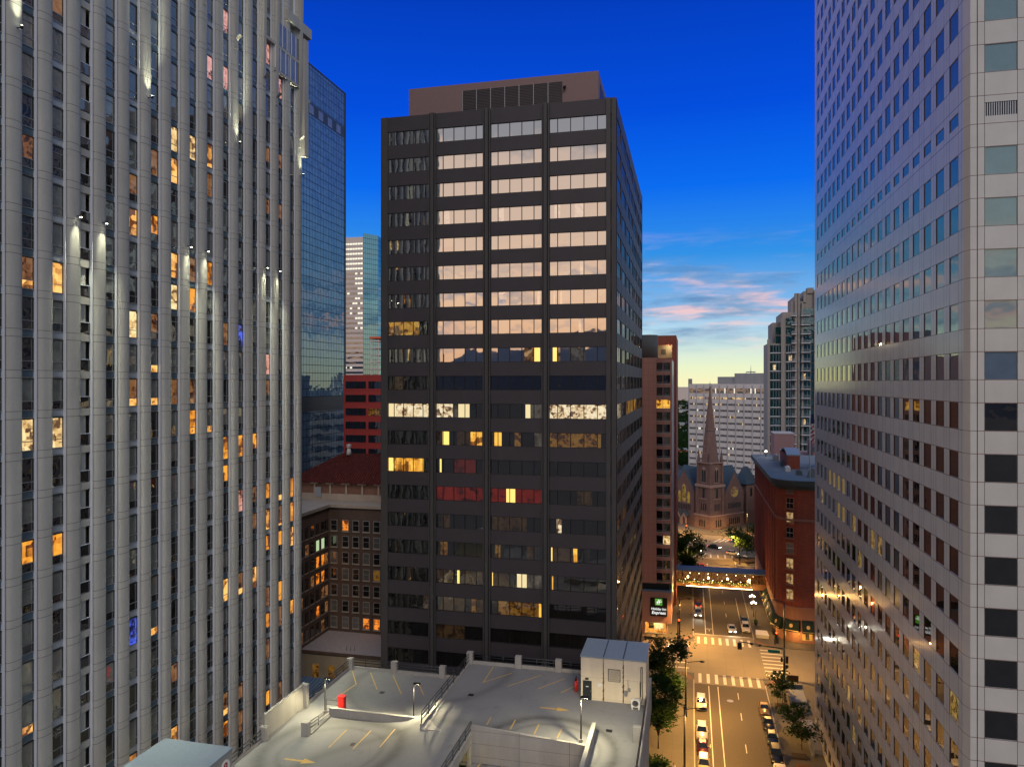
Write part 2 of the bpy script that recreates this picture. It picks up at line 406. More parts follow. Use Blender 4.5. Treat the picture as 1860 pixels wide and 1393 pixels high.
for k in range(8):
    x = 1.5 + 1.62 * k
    stripe(x, x + .6, 153.6, 158.4); stripe(x - .1, x + .5, 176.6, 181.2)
    stripe(15.0, 19.6, 160.4 + 2.1 * k, 160.95 + 2.1 * k)
for k in range(6): stripe(-5, -.4, 160.6 + 2.9 * k, 161.1 + 2.9 * k)
stripe(.9, 13.4, 183.0, 183.4); stripe(12.0, 12.12, 186, 216)
for k in range(7): stripe(4 + 2.4 * k, 4.5 + 2.4 * k, 264, 269)
for k in range(6): pl.hexa([(8 + k * 1.9 + a, 290 + .5 * k + b, c) for c in (z0, z1) for a, b in ((0, 0), (.7, -.3), (3.4, 6), (2.7, 6.3))])
for cy in (119.5, 187.5):          # bicycle emblems in the cycle lane
    for cx in (3.95, 4.65):
        for i in range(10):
            a, b = 2 * pi * i / 10, 2 * pi * (i + 1) / 10
            pl.quad((cx + .2 * cos(a), cy + .35 * sin(a), z1), (cx + .28 * cos(a), cy + .48 * sin(a), z1), (cx + .28 * cos(b), cy + .48 * sin(b), z1), (cx + .2 * cos(b), cy + .35 * sin(b), z1))
    stripe(4.1, 4.5, cy - .9, cy - .75); stripe(4.25, 4.37, cy - 1.8, cy - .5)
for y in (127, 115.5): stripe(.9, 3.3, y, y + .1); stripe(3.1, 3.2, y - .6, y + .7)
tag(pl.build('road_marking', 'road_paint'), '', '', kind='structure')
mh = MB(); mh.tube((7.2, 146, .012), (7.2, 146, .02), .62, n=16); mh.tube((8.1, 236, .012), (8.1, 236, .02), .7, n=16); 
o = mh.build('manhole_cover', 'steel', off=(7.2, 146, 0)); tag(o, 'round metal manhole cover in the lane past the near zebra crossing', 'manhole')
lm = plain('lawn', (.035, .06, .02), .9)
# ================================================================ left tower (flats)
X0, FH, ZB = -54.0, 3.39, 64.43
stone('precast', (.40, .39, .36), .75, .22, .3, .42, (('z', FH, ZB % FH, .055), ('z', FH, (ZB - .65) % FH, .055)), .42, fine=5, bumpst=.2)
stone('precast_plain', (.38, .365, .335), .75, .2, .3, .3)
plain('fin_white', (.66, .70, .76), .4, .0, var=.05)
plain('frame_dark', (.03, .035, .04), .4, .3, var=0)
plain('spandrel_blue', (.075, .115, .15), .25, .1)
plain('spandrel_white', (.36, .39, .43), .4, .2)
glass('apt_dark', (.018, .018, .018), .12, wob=.5)
glass('apt_curtain', (.15, .155, .14), .10, wob=.5, varinner=.35)
glass('apt_blind', (.20, .185, .16), .09, wob=.4, varinner=.25)
glass('apt_dimlit', (.05, .03, .02), .08, emit=(.26, .12, .045), es=.75, pattern=(1, 1, .5))
glass('apt_warm', (.1, .06, .03), .06, emit=(1, .55, .15), es=1.15, pattern=(1, 1, .4), pscale=.55)
glass('apt_amber', (.1, .06, .03), .06, emit=(1, .42, .04), es=.95, pattern=(1, 1, .4), pscale=.55)
glass('apt_pale', (.1, .1, .07), .06, emit=(1, .78, .38), es=1.0, pattern=(.4, .4, 1.3), pscale=.8)
glass('apt_pink', (.1, .06, .06), .10, emit=(.85, .42, .34), es=.8, pattern=(2.5, 2.5, .3))
glass('apt_blue', (.02, .03, .1), .06, emit=(.06, .12, .9), es=1.0, pattern=(1, 1, .6))
tl = thing('apartment_tower', 'residential tower of curved pale concrete columns with lit flats and floodlights', 'tower', (X0, 70, 0))
YE = 96.0; YS = 45.4
core = MB()
core.box(X0 - 24, X0 - 1.6, YS, YE, 0, 131)
core.box(X0 - 24, X0 - .02, YE - .4, YE, 0, 109)
cols = [48.85 + 3.02 * k for k in range(-1, 16)]
# floors: spandrel zone and window zone
kf = range(-18, 21)
for k in kf:
    z = ZB + FH * k
    core.box(X0 - 1.6, X0 - .10, YS, YE - .4, max(z - .62, 0), z - .08)
core.box(X0 - 1.6, X0 - .15, YS, 59.6 - 2.3, 0, 131); core.box(X0 - 1.6, X0 - .15, 59.2, YE - .4, 0, 131)
core.build('wall', 'precast_plain', tl)
prof = [(-.03, .0), (.02, .24), (.17, .38), (.43, .45), (.71, .47), (.99, .45), (1.25, .38), (1.42, .24), (1.47, 0.0)]
for i, y in enumerate(cols):
    c = MB()
    c.prism([(X0 - .14, y - .03)] + [(X0 + d, y + a) for a, d in prof][::1] + [(X0 - .14, y + 1.47)], 0, 131)
    # wind prism() so that faces look outwards
    c.f = [tuple(reversed(f)) for f in c.f]
    c.nocap(); c.sm = [True] * len(c.f)
    c.build('column', 'precast', tl)
    f = MB(); f.box(X0 - .12, X0 + .20, y - .22, y - .14, 0, 131); f.build('fin', 'fin_white', tl)
for k, ze in ((8, 103.5), (10, 101.2), (12, 99), (13, 97.6), (15, 93.9)):
    b = MB(); y = 48.85 + 3.02 * k
    b.hexa(((X0 + .3, y + .35, ze - .8), (X0 + .52, y + .35, ze - .8), (X0 + .52, y + .95, ze - .8), (X0 + .3, y + .95, ze - .8), (X0 + .3, y + .35, 131), (X0 + 1.1, y + .35, 131), (X0 + 1.1, y + .95, 131), (X0 + .3, y + .95, 131)))
    b.v[4:8] = b.v[4:8]; b.add([(X0 + .3, y + .35, ze), (X0 + 1.1, y + .35, ze + .8), (X0 + 1.1, y + .95, ze + .8), (X0 + .3, y + .95, ze)], [(0, 1, 2, 3)])
    b.build('blade', 'precast_plain', tl)
cr = MB(); cr.box(X0 - 3, X0 + .75, 91.2, YE + 1.6, 109.4, 110.8); cr.box(X0 - 3, X0 + .5, 86.2, YE + .5, 104.7, 105.1); cr.box(X0 - 3, X0 + .5, 88.2, YE + .5, 101.3, 101.7)
cr.box(X0 + .3, X0 + .9, 95.3, 96.4, 92, 108.6)
cr.box(X0 - 3, X0 + .5, YE, YE + 1.6, 100.2, 100.8); cr.build('cornice', 'precast_plain', tl)
bg = MB(); Fl = Fac((X0, 0), (0, 1))
for a, b_, z_ in ((88.4, 94.8, 101.75), (89.0, 94.8, 105.15)):
    Fl.pane(bg, a, b_, z_, z_ + 3.0, .46)
    for j in range(6): Fl.box(bg, a + j * (b_ - a) / 5 - .04, a + j * (b_ - a) / 5 + .04, z_, z_ + 3.0, .4, .52, 1)
bg.build('balcony_glass', ['apt_curtain', 'fin_white'], tl)
LIT = [(103,16,'d'),(313,245,'P'),(346,258,'P'),(313,296,'w'),(378,276,'w'),(378,324,'d'),(277,283,'d'),(238,402,'w'),(277,412,'a'),(312,469,'w'),
 (379,114,'p'),(409,134,'p'),(410,27,'p'),(485,83,'p'),(508,107,'p'),(505,151,'p'),(50,272,'d'),(482,286,'d'),(482,375,'d'),(506,296,'d'),(505,382,'d'),(546,303,'w'),
 (47,495,'w'),(101,504,'w'),(312,490,'a'),(312,537,'P'),(344,535,'a'),(377,494,'a'),(344,490,'d'),(238,587,'P'),(275,583,'d'),(275,645,'w'),(238,714,'w'),(276,707,'w'),
 (312,700,'d'),(344,700,'d'),(344,759,'a'),(376,766,'w'),(47,785,'P'),(101,785,'P'),(405,600,'d'),(431,599,'b'),(480,656,'p'),(405,816,'a'),(432,807,'a'),(458,804,'a'),
 (403,862,'a'),(482,900,'a'),(504,890,'w'),(525,890,'a'),(431,912,'p'),(458,907,'d'),(482,949,'w'),(504,945,'w'),(525,938,'a'),(458,952,'d'),(47,1000,'a'),(102,998,'a'),
 (481,996,'a'),(505,989,'a'),(527,978,'w'),(407,1077,'w'),(432,1061,'w'),(458,1054,'w'),(484,1085,'d'),(505,1078,'a'),(527,1106,'a'),(547,1099,'w'),(484,1133,'a'),
 (505,1127,'d'),(484,1189,'d'),(241,1146,'b'),(278,1130,'w'),(49,1309,'w'),(315,1230,'d'),(409,1292,'w'),(409,1335,'a'),(317,1347,'w'),(484,1289,'a'),(508,1268,'d'),
 (436,1265,'d'),(437,1313,'d'),(243,1385,'w'),(240,345,'d'),(480,700,'d'),(150,797,'d')]
LM = {'d': 'apt_dimlit', 'w': 'apt_warm', 'a': 'apt_amber', 'P': 'apt_pale', 'p': 'apt_pink', 'b': 'apt_blue'}
rng = random.Random(3); specs = []
for bi in range(-1, 16):
    ya = 48.85 + 3.02 * bi + 1.47; yb = ya + 1.55 - .25
    if bi == 15: yb = YE - .45
    typ = 'C' if bi == 2 else ('B' if bi in (1, 4, 8, 12) else 'A')
    for k in kf:
        zb = ZB + FH * k
        if zb < 1 or zb > 125: continue
        if bi == 15 and zb > 93: continue
        if bi >= 13 and zb > 101: continue
        zt = zb + FH - .65 - .10; zm = zb + .78
        yc = (ya + yb) / 2
        p = proj(X0, yc, (zb + zt) / 2); lit = None
        if p:
            for lx, ly, c in LIT:
                if abs(p[0] - lx) < 11 and abs(p[1] - ly) < 23: lit = LM[c]; break
        mb = MB()
        if typ == 'C':
            Fl.box(mb, ya, yb, zb - .65, zb + .0, -1.5, .02, 2)
            Fl.pane(mb, ya + .3, yb - .1, zb + .05, zt - .25, -1.45, 0)
            Fl.pane(mb, ya, yb, zb + .12, zb + 1.05, .0, 1)
            Fl.box(mb, ya, yb, zb + 1.05, zb + 1.11, -.03, .03, 3)
            m0 = lit or rng.choice(['apt_dark', 'apt_dark', 'apt_dimlit'])
            specs.append((X0, yc, zb + 1.5, 3.0, mb, [m0, 'apt_dark', 'precast_plain', 'fin_white'])); continue
        r_ = rng.random()
        if lit:
            up, lo = lit, lit
            if lit in ('apt_amber', 'apt_dimlit') and rng.random() < .6: lo = 'apt_dark'
            elif lit == 'apt_warm' and rng.random() < .35: up = 'apt_curtain' if rng.random() < .5 else 'apt_dimlit'
        elif r_ < .36: up = lo = 'apt_dark'
        elif r_ < .62: up, lo = 'apt_curtain', 'apt_curtain'
        elif r_ < .84: up, lo = 'apt_curtain', 'apt_dark'
        elif r_ < .94: up, lo = 'apt_blind', 'apt_dark'
        else: up = lo = 'apt_blind'
        Fl.pane(mb, ya, yb, zm + .04, zt, -.06, 0, rng.uniform(-.004, .004)); Fl.pane(mb, ya, yb, zb + .06, zm - .02, -.06, 1)
        Fl.box(mb, ya, yb, zm - .03, zm + .035, -.10, .0, 2); Fl.box(mb, ya, yb, zb - .0, zb + .07, -.12, .02, 2); Fl.box(mb, ya, yb, zt, zt + .1, -.12, .02, 3)
        if rng.random() < .3 and not lit: Fl.box(mb, ya, yb, zt - .55, zt - .5, -.10, .0, 2)
        Fl.box(mb, ya, yb, zb - .55, zb - .002, -.10, -.05, 4)
        Fl.box(mb, ya, ya + .07, zb, zt, -.1, -.01, 3); Fl.box(mb, yb - .06, yb, zb, zt, -.1, -.01, 3)
        specs.append((X0, yc, zb + 1.4, 3.2, mb, [up, lo, 'steel', 'frame_dark', 'spandrel_white' if typ == 'B' else 'spandrel_blue']))
windows(tl, specs)
for kk, py, up in ((0, 50, 1), (5, 177, 1), (10, 260, 1), (15, 318, 1), (2, 392, 0), (3, 404, 0), (7, 447, 0), (8, 455, 0), (12, 485, 0), (13, 491, 0)):
    xf = X0 + .95; y = 48.85 + 3.02 * kk + .72; d = -sin(YAW) * xf + cos(YAW) * y; z = CAM_H - (py - HY) / F_PX * d
    f = MB(); f.tube((xf, y, z - .12), (xf, y, z + .12), .12); f.tube((X0 + .45, y, z), (xf, y, z), .04)
    fl = f.build('floodlight', 'black_metal', tl)
    s_ = 1 if up else -1
    b = MB(); b.tube((xf, y, z + s_ * .125), (xf, y, z + s_ * .14), .1); b.build('bulb', 'flood_glow', fl)
    from mathutils import Vector
    e_ = Vector((-.11, 0, s_)).to_track_quat('-Z', 'Y').to_euler()
    lamp('SPOT', (xf, y, z + s_ * .2), 520, (1, 1, .70), fl, .12, e_, 62, 1.0, True)

# ================================================================ dark office tower
YB = 100.0; XL, XR, YF, ZT = -43.57, -9.72, 154.8, 98.2
FD = 3.905
stone('dark_panel', (.040, .036, .043), .55, .3, .4, .2, (('x', 8.06, 0, .0),), 1, fine=6)
stone('dark_pier', (.050, .048, .050), .5, .25, .4, .2)
plain('penthouse_panel', (.22, .14, .135), .6)
glass('office_glass', (.006, .006, .007), .66, wob=.14, wscale=.25, tint=(.90, .86, .80))
glass('office_low', (.008, .008, .008), .13, wob=.25, wscale=.3)
glass('office_dim', (.03, .022, .012), .14, emit=(.26, .13, .02), es=.55, pattern=(1, 1, .7), pscale=1.2)
glass('office_grey', (.05, .05, .04), .16, emit=(.10, .09, .07), es=.5, pattern=(1, 1, .7))
glass('office_amber', (.1, .05, .01), .06, emit=(1, .55, .08), es=1.0, pattern=(2, 2, .25), pscale=.5)
glass('office_white', (.1, .1, .08), .06, emit=(.95, .82, .55), es=.85, pattern=(1, 1, 1.6), pscale=1.2)
glass('office_red', (.04, .006, .004), .10, emit=(.20, .012, .006), es=.45, pattern=(.5, .5, 1.5), pscale=.6)
glass('office_bright', (.1, .06, .01), .04, emit=(1, .66, .17), es=1.25)
plain('mullion', (.012, .012, .013), .4, .4, var=0)
td = thing('office_tower', 'dark charcoal office tower with ribbon windows and brown rooftop plant room', 'tower', ((XL + XR) / 2, YB, 0))
FA = Fac((XL, YB), (1, 0)); FB = Fac((XR, YB), (0, 1)); WA = XR - XL; WB = YF - YB
core = MB(); core.box(XL + .6, XR - .6, YB + .6, YF - .6, 0, ZT - 1.0)
core.box(XL, XR, YF - .6, YF, 0, ZT); core.box(XL, XL + .6, YB + .6, YF - .6, 0, ZT)
rows = [(96.1 - FD * r) for r in range(25)]         # tops of the ribbon windows
WH = 2.0
for r_, zt in enumerate(rows):
    top = ZT if r_ == 0 else rows[r_ - 1] - WH
    FA.box(core, .6, WA - .6, zt, top, -.6, -.12); FB.box(core, .6, WB - .6, zt, top, -.6, -.03)
FA.box(core, .6, WA - .6, 0, rows[-1] - WH, -.6, -.12); FB.box(core, .6, WB - .6, 0, rows[-1] - WH, -.6, -.03)
core.build('wall', 'dark_panel', td)
edges = [0, 7.65, 15.55, 23.95, 33.0]
edges = [0.0, 7.75, 15.75, 24.1, WA]
piers = [(0, 1.05)] + [(e - .42, e + .62) for e in edges[1:4]] + [(WA - 1.35, WA)]
for a, b in piers:
    p = MB()
    if a == 0: FA.box(p, a, b, 0, ZT, -.6, .0)
    elif b == WA: FA.box(p, a, b - .75, 0, ZT, -.1, .12); FA.box(p, b - .62, b, 0, ZT, -1.2, .0); FA.box(p, b - .75, b - .62, 0, ZT - .3, -.6, -.3)
    else: FA.box(p, a, a + .16, 0, ZT, -.59, .16); FA.box(p, a + .28, b - .28, 0, ZT + .05, -.59, .22); FA.box(p, b - .16, b, 0, ZT, -.59, .16); FA.box(p, a + .16, a + .28, 0, ZT, -.5, -.2); FA.box(p, b - .28, b - .16, 0, ZT, -.5, -.2)
    p.build('pier', 'dark_pier', td)
nb = 7; bw = (WB - .8) / nb
for i in range(nb + 1):
    p = MB(); a = .4 + i * bw; FB.box(p, a - .35, a + .35, 0, ZT + .02, -.59, .0); p.build('pier', 'dark_pier', td)
ph = thing_ph = MB(); ph.box(-40.5, -12.5, 103.2, 140, ZT - .9, 103.3); pho = ph.build('plant_room', 'penthouse_panel', td)
lv = MB(); FP = Fac((-40.5, 103.2), (1, 0))
for i in range(7):
    a = 8.3 + i * 2.1
    for j in range(18): FP.box(lv, a + .06, a + 2.04, 98.4 + j * .22, 98.52 + j * .22, .0, .06, 0)
    FP.box(lv, a - .04, a + .04, 98.2, 102.35, .0, .09, 1)
lv.build('louvre', ['frame_dark', 'steel'], pho)
FQ = Fac((-12.5, 103.2), (0, 1)); lv = MB()
for i in range(5): FQ.box(lv, 2 + i * 2.4, 4 + i * 2.4, 98.6, 102.2, 0, .05)
lv.build('louvre', 'mullion', pho)
sp_ = MB(); sp_.tube((-17.2, 103.0, 101.4), (-17.2, 102.7, 101.2), .22); sp_.build('speaker', 'black_metal', pho)
bays = [(1.05, 7.33), (8.37, 15.33), (16.37, 23.68), (24.72, WA - 1.35)]
OV = {}   # (row, bay): list of (from, to, material) in pane units 0..5
OV[(7, 0)] = [(0, 3.6, 'office_amber_dim'), (3.6, 5, 'office_low')]
OV[(3, 1)] = [(1.1, 1.6, 'office_lampy')]; OV[(3, 2)] = [(.9, 1.5, 'office_lampy')]; OV[(3, 3)] = [(.6, 1.2, 'office_lampy'), (2.3, 3.0, 'office_lampy')]
OV[(5, 3)] = [(2.7, 2.95, 'office_lampy')]; OV[(5, 1)] = [(.9, 1.1, 'office_lampy')]
OV[(6, 2)] = [(.9, 1.7, 'office_lampy'), (4.4, 4.7, 'office_lampy')]; OV[(6, 3)] = [(.5, .7, 'office_lampy'), (1.2, 1.35, 'office_lampy')]
OV[(7, 3)] = [(2.6, 2.8, 'office_lampy')]
OV[(8, 1)] = [(.9, 1.1, 'office_lampy')]
OV[(8, 2)] = [(3.2, 4.0, 'office_dim'), (4.0, 4.75, 'office_bright')]; OV[(8, 3)] = [(.4, .9, 'office_bright'), (.9, 1.2, 'office_dim'), (1.9, 3.1, 'office_grey')]
OV[(9, 0)] = [(1, 2, 'office_dim2')]
OV[(10, 0)] = [(0, 1.2, 'office_pale'), (1.2, 5, 'office_white')]; OV[(10, 1)] = [(0, 1.9, 'office_white'), (1.9, 2.4, 'office_grey'), (2.4, 3.4, 'office_pale')]
OV[(10, 2)] = [(3.3, 5, 'office_grey'), (3.3, 3.7, 'office_pale')]; OV[(10, 3)] = [(0, 5, 'office_white')]
OV[(11, 1)] = [(0, .9, 'office_dim2'), (.9, 1.55, 'office_bright'), (2.3, 3.5, 'office_dim2'), (3.5, 4.8, 'office_amber')]
OV[(11, 2)] = [(.2, .5, 'office_dim2'), (.5, 1.3, 'office_amber'), (2.4, 2.9, 'office_dim'), (4, 5, 'office_grey')]; OV[(11, 3)] = [(0, 2, 'office_dim'), (2, 4.4, 'office_dim')]
OV[(12, 0)] = [(0, 4.1, 'office_amber'), (0, .8, 'office_bright')]; OV[(12, 1)] = [(.5, .75, 'office_bright'), (2, 4, 'office_red2')]
OV[(13, 1)] = [(0, 5, 'office_red')]; OV[(13, 2)] = [(0, 1.7, 'office_red'), (1.7, 2.45, 'office_bright'), (2.45, 5, 'office_red')]; OV[(13, 3)] = [(2.5, 3.6, 'office_dim2')]
OV[(14, 1)] = [(.8, 1.6, 'office_dim2')]; OV[(14, 2)] = [(.2, 3.4, 'office_dim2')]; OV[(14, 3)] = [(.9, 1.3, 'office_white')]
OV[(15, 1)] = [(.6, 1.4, 'office_dim')]; OV[(15, 2)] = [(.6, 1.2, 'office_dim'), (3.4, 4.2, 'office_dim2')]; OV[(15, 3)] = [(.2, .35, 'office_bright'), (.35, 2.2, 'office_dim2'), (2.2, 2.5, 'office_amber')]
OV[(16, 1)] = [(0, 2, 'office_dim2'), (2.3, 2.5, 'office_bright'), (2.5, 5, 'office_dim2')]; OV[(16, 2)] = [(0, 2, 'office_dim2'), (.2, .3, 'office_bright'), (2.6, 3.4, 'office_pale'), (3.4, 5, 'office_grey')]; OV[(16, 3)] = [(.3, .45, 'office_amber')]
OV[(17, 1)] = [(.5, 3, 'office_dim2'), (3.6, 4.1, 'office_dim'), (4.1, 5, 'office_dim2')]; OV[(17, 2)] = [(1, 4.6, 'office_dim'), (4.6, 4.9, 'office_amber')]; OV[(17, 0)] = [(4, 5, 'office_dim2')]
OV[(18, 1)] = [(0, 3, 'office_dim2')]; OV[(20, 3)] = [(1, 2, 'office_amber')]; OV[(20, 2)] = [(4, 4.6, 'office_dim')]
glass('office_dim2', (.02, .016, .012), .11, emit=(.05, .028, .010), es=.5, pattern=(1, 1, .7), pscale=1.4)
glass('office_red2', (.03, .006, .004), .14, emit=(.08, .006, .004), es=.7, pattern=(.5, .5, 1.5), pscale=.6)
glass('office_pale', (.1, .1, .07), .05, emit=(.9, .72, .38), es=.9)
glass('office_lampy', (.01, .01, .01), .62, wob=.1, emit=(1, .62, .22), es=.35, pattern=(1.5, 1.5, 1.0), pscale=1.6)
glass('office_amber_dim', (.05, .03, .01), .2, emit=(.55, .32, .06), es=.8, pattern=(1, 1, 1.4), pscale=.8)
PF = [0, .135, .36, .585, .83, 1.0]; PF = [0, .145, .375, .61, .845, 1.0]
def unit(u, a, b):
    i = min(int(u), 4); f = u - i; x = PF[i] + (PF[i + 1] - PF[i]) * f
    return a + (b - a) * x
specs = []
for r_, zt in enumerate(rows):
    for bi, (a, b) in enumerate(bays):
        mb = MB(); mats = ['office_glass' if r_ <= 8 else 'office_low', 'mullion']
        z0, z1 = zt - WH, zt
        # interior spans cut the ribbon into panes of their own
        cuts = sorted({0, 1, 2, 3, 4, 5} | {u for q in OV.get((r_, bi), []) for u in q[:2]})
        for u0, u1 in zip(cuts, cuts[1:]):
            mname = mats[0]
            for q in OV.get((r_, bi), []):
                if q[0] - 1e-6 <= u0 and u1 <= q[1] + 1e-6: mname = q[2]
            if mname == mats[0]: mi = 0
            else:
                if mname not in mats: mats.append(mname)
                mi = mats.index(mname)
            FA.pane(mb, unit(u0, a, b), unit(u1, a, b), z0, z1, -.30, mi, rng.uniform(-.012, .012))
        for f in PF: x = a + (b - a) * f; FA.box(mb, x - .05, x + .05, z0, z1, -.36, -.24, 1)
        FA.box(mb, a, b, z0, z0 + .06, -.36, -.2, 1); FA.box(mb, a, b, z1 - .06, z1, -.36, -.2, 1)
        c = FA.p((a + b) / 2, 0, (z0 + z1) / 2); specs.append((*c, (b - a) * WH, mb, mats))
    for i in range(nb):
        a, b = .75 + i * bw, .05 + (i + 1) * bw; mb = MB(); z0, z1 = zt - WH, zt
        mats = ['office_glass' if r_ <= 8 else 'office_low', 'mullion']
        if (r_, i) in ((10, 0), (8, 0)): mats[0] = 'office_white' if r_ == 10 else mats[0]
        if r_ == 10 and i in (2, 3, 4): mats[0] = 'office_amber'
        if r_ > 13 and rng.random() < .25: mats[0] = 'office_dim'
        for j in range(5): FB.pane(mb, a + (b - a) * j / 5, a + (b - a) * (j + 1) / 5, z0, z1, -.10, 0, rng.uniform(-.01, .01)); FB.box(mb, a + (b - a) * j / 5 - .05, a + (b - a) * j / 5 + .05, z0, z1, -.16, -.06, 1)
        c = FB.p((a + b) / 2, 0, (z0 + z1) / 2); specs.append((*c, (b - a) * WH * .2, mb, mats))
windows(td, specs)

# ================================================================ right tower (pale granite)
XG, YG = 20.7, 64.0; FG = 3.93; ZG = 61.3
M8 = 3.46
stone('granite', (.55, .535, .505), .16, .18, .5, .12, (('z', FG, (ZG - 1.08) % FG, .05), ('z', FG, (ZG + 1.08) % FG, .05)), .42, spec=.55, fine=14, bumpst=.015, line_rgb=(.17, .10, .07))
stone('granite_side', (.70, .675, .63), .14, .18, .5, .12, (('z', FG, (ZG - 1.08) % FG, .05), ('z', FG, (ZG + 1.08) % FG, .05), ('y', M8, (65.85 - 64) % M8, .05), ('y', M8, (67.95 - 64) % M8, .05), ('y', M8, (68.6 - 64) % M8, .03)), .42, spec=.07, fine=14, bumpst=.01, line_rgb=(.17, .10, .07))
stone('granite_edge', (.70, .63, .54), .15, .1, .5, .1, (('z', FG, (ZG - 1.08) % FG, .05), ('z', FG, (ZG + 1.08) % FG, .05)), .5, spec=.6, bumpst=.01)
glass('tower_sky_glass', (.115, .165, .235), .17, wob=.12, wscale=.3, tint=(.85, .85, .62), varinner=.2)  # grey-blue inner tone stands in for reflected sky, upper floors only
glass('tower_brown', (.035, .02, .013), .14, wob=.12, wscale=.3)
glass('tower_dark', (.015, .014, .016), .14, wob=.12, wscale=.3)
glass('tower_front', (.012, .012, .013), .07, wob=.5, wscale=.5)
glass('tower_lit', (.05, .04, .02), .10, emit=(.50, .36, .12), es=.6, pattern=(1, 1, .5))
glass('tower_amber', (.05, .04, .02), .12, emit=(.40, .25, .03), es=.5)
plain('joint_dark', (.02, .015, .012), .7, var=0)
tr = thing('granite_tower', 'pale polished granite office tower with a grid of square windows, filling the right side', 'tower', (XG + 12, YG, 0))
YR = 136.3; XC = 20.95
core = MB()
core.box(XG + .35, XG + 42, YG + 1.2, YR, 0, 140)
core.box(XC + .4, XG + 42, YG + .35, YG + 1.2, 0, 140)
core.build('core', 'joint_dark', tr)
FL = Fac((XG, YR), (0, -1)); LL = YR - (YG + .75)
FR = Fac((XC, YG), (1, 0))
wl = MB(); wf = MB(); ed = MB()
wins_l = []
y = YG + 1.2; ks = range(-15, 20)
wy = []
yy = 65.85
while yy + 2.16 < YR - .5: wy.append((yy, yy + 2.1)); yy += M8
def zspan(k):
    c = ZG + FG * k
    return (c - .5, c + .55) if k == 5 else (c - 1.05, c + 1.05)
zs = [zspan(k) for k in ks]
# spandrels and piers of the long side, windows left open between them
prev = 0.0
for k, (a, b) in zip(ks, zs):
    if b < 1: continue
    a = max(a, 1.0)
    wl.box(XG, XG + .35, YG + .75, YR, prev, a); wf.box(XC, XG + 42, YG, YG + .35, prev, a)
    pv_ = YG + .75
    for (u, v) in wy: wl.box(XG, XG + .35, pv_, u, a, b); pv_ = v
    wl.box(XG, XG + .35, pv_, YR, a, b)
    px_ = XC
    for j in range(10):
        x0 = XC + 1.0 + j * 4.3; x1 = x0 + 2.2
        wf.box(px_, x0, YG, YG + .35, a, b); px_ = x1
    wf.box(px_, XG + 42, YG, YG + .35, a, b)
    prev = b
wl.box(XG, XG + .35, YG + .75, YR, prev, 140); wf.box(XC, XG + 42, YG, YG + .35, prev, 140)
ed.hexa(((XC, YG, 0), (XC, YG + .35, 0), (XG + .35, YG + .75, 0), (XG, YG + .75, 0), (XC, YG, 140), (XC, YG + .35, 140), (XG + .35, YG + .75, 140), (XG, YG + .75, 140)))
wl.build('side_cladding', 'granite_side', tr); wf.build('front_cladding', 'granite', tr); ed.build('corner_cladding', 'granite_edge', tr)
jt = MB()
for x in (XC + .48, ): FR.box(jt, x - XC - .03, x - XC + .03, 0, 140, -.01, .006)
for j in range(9):
    for q in (-.02, 2.22, 3.25): FR.box(jt, 1.0 + j * 4.3 + q - .015, 1.0 + j * 4.3 + q + .015, 0, 140, -.01, .004)
jt.build('joint', 'joint_dark', tr)
specs = []
for k, (a, b) in zip(ks, zs):
    if b < 1: continue
    a = max(a, 1)
    for i, (u, v) in enumerate(wy):
        mb = MB(); mb.quad((XG + .06, v, a), (XG + .06, u, a), (XG + .06, u, b), (XG + .06, v, b), 0)
        m = 'tower_sky_glass' if k >= 0 else ('tower_brown' if rng.random() < .6 else 'tower_dark')
        if k == -4 and i in (13, 14, 15, 16): m = 'tower_amber'
        if k == -5 and i in (13, 14): m = 'tower_amber'
        if k < -3 and rng.random() < .05: m = 'tower_lit'
        mb.box(XG + .03, XG + .08, (u + v) / 2 - .02, (u + v) / 2 + .02, a, b, 1) if False else None
        specs.append((XG, (u + v) / 2, (a + b) / 2, 4.4 * .35, mb, [m]))
    for j in range(9):
        x0 = XC + 1.0 + j * 4.3; mb = MB()
        if k == 5:
            for q in range(14): FR.box(mb, x0 - XC + q * .157, x0 - XC + q * .157 + .07, a, b, -.2, -.05, 0)
            specs.append((x0 + 1.1, YG, (a + b) / 2, 2.2, mb, ['steel'])); continue
        FR.pane(mb, x0 - XC, x0 + 2.2 - XC, a, b, -.07, 0)
        specs.append((x0 + 1.1, YG, (a + b) / 2, 4.6, mb, ['tower_sky_glass' if k >= 0 else 'tower_front']))
windows(tr, specs)
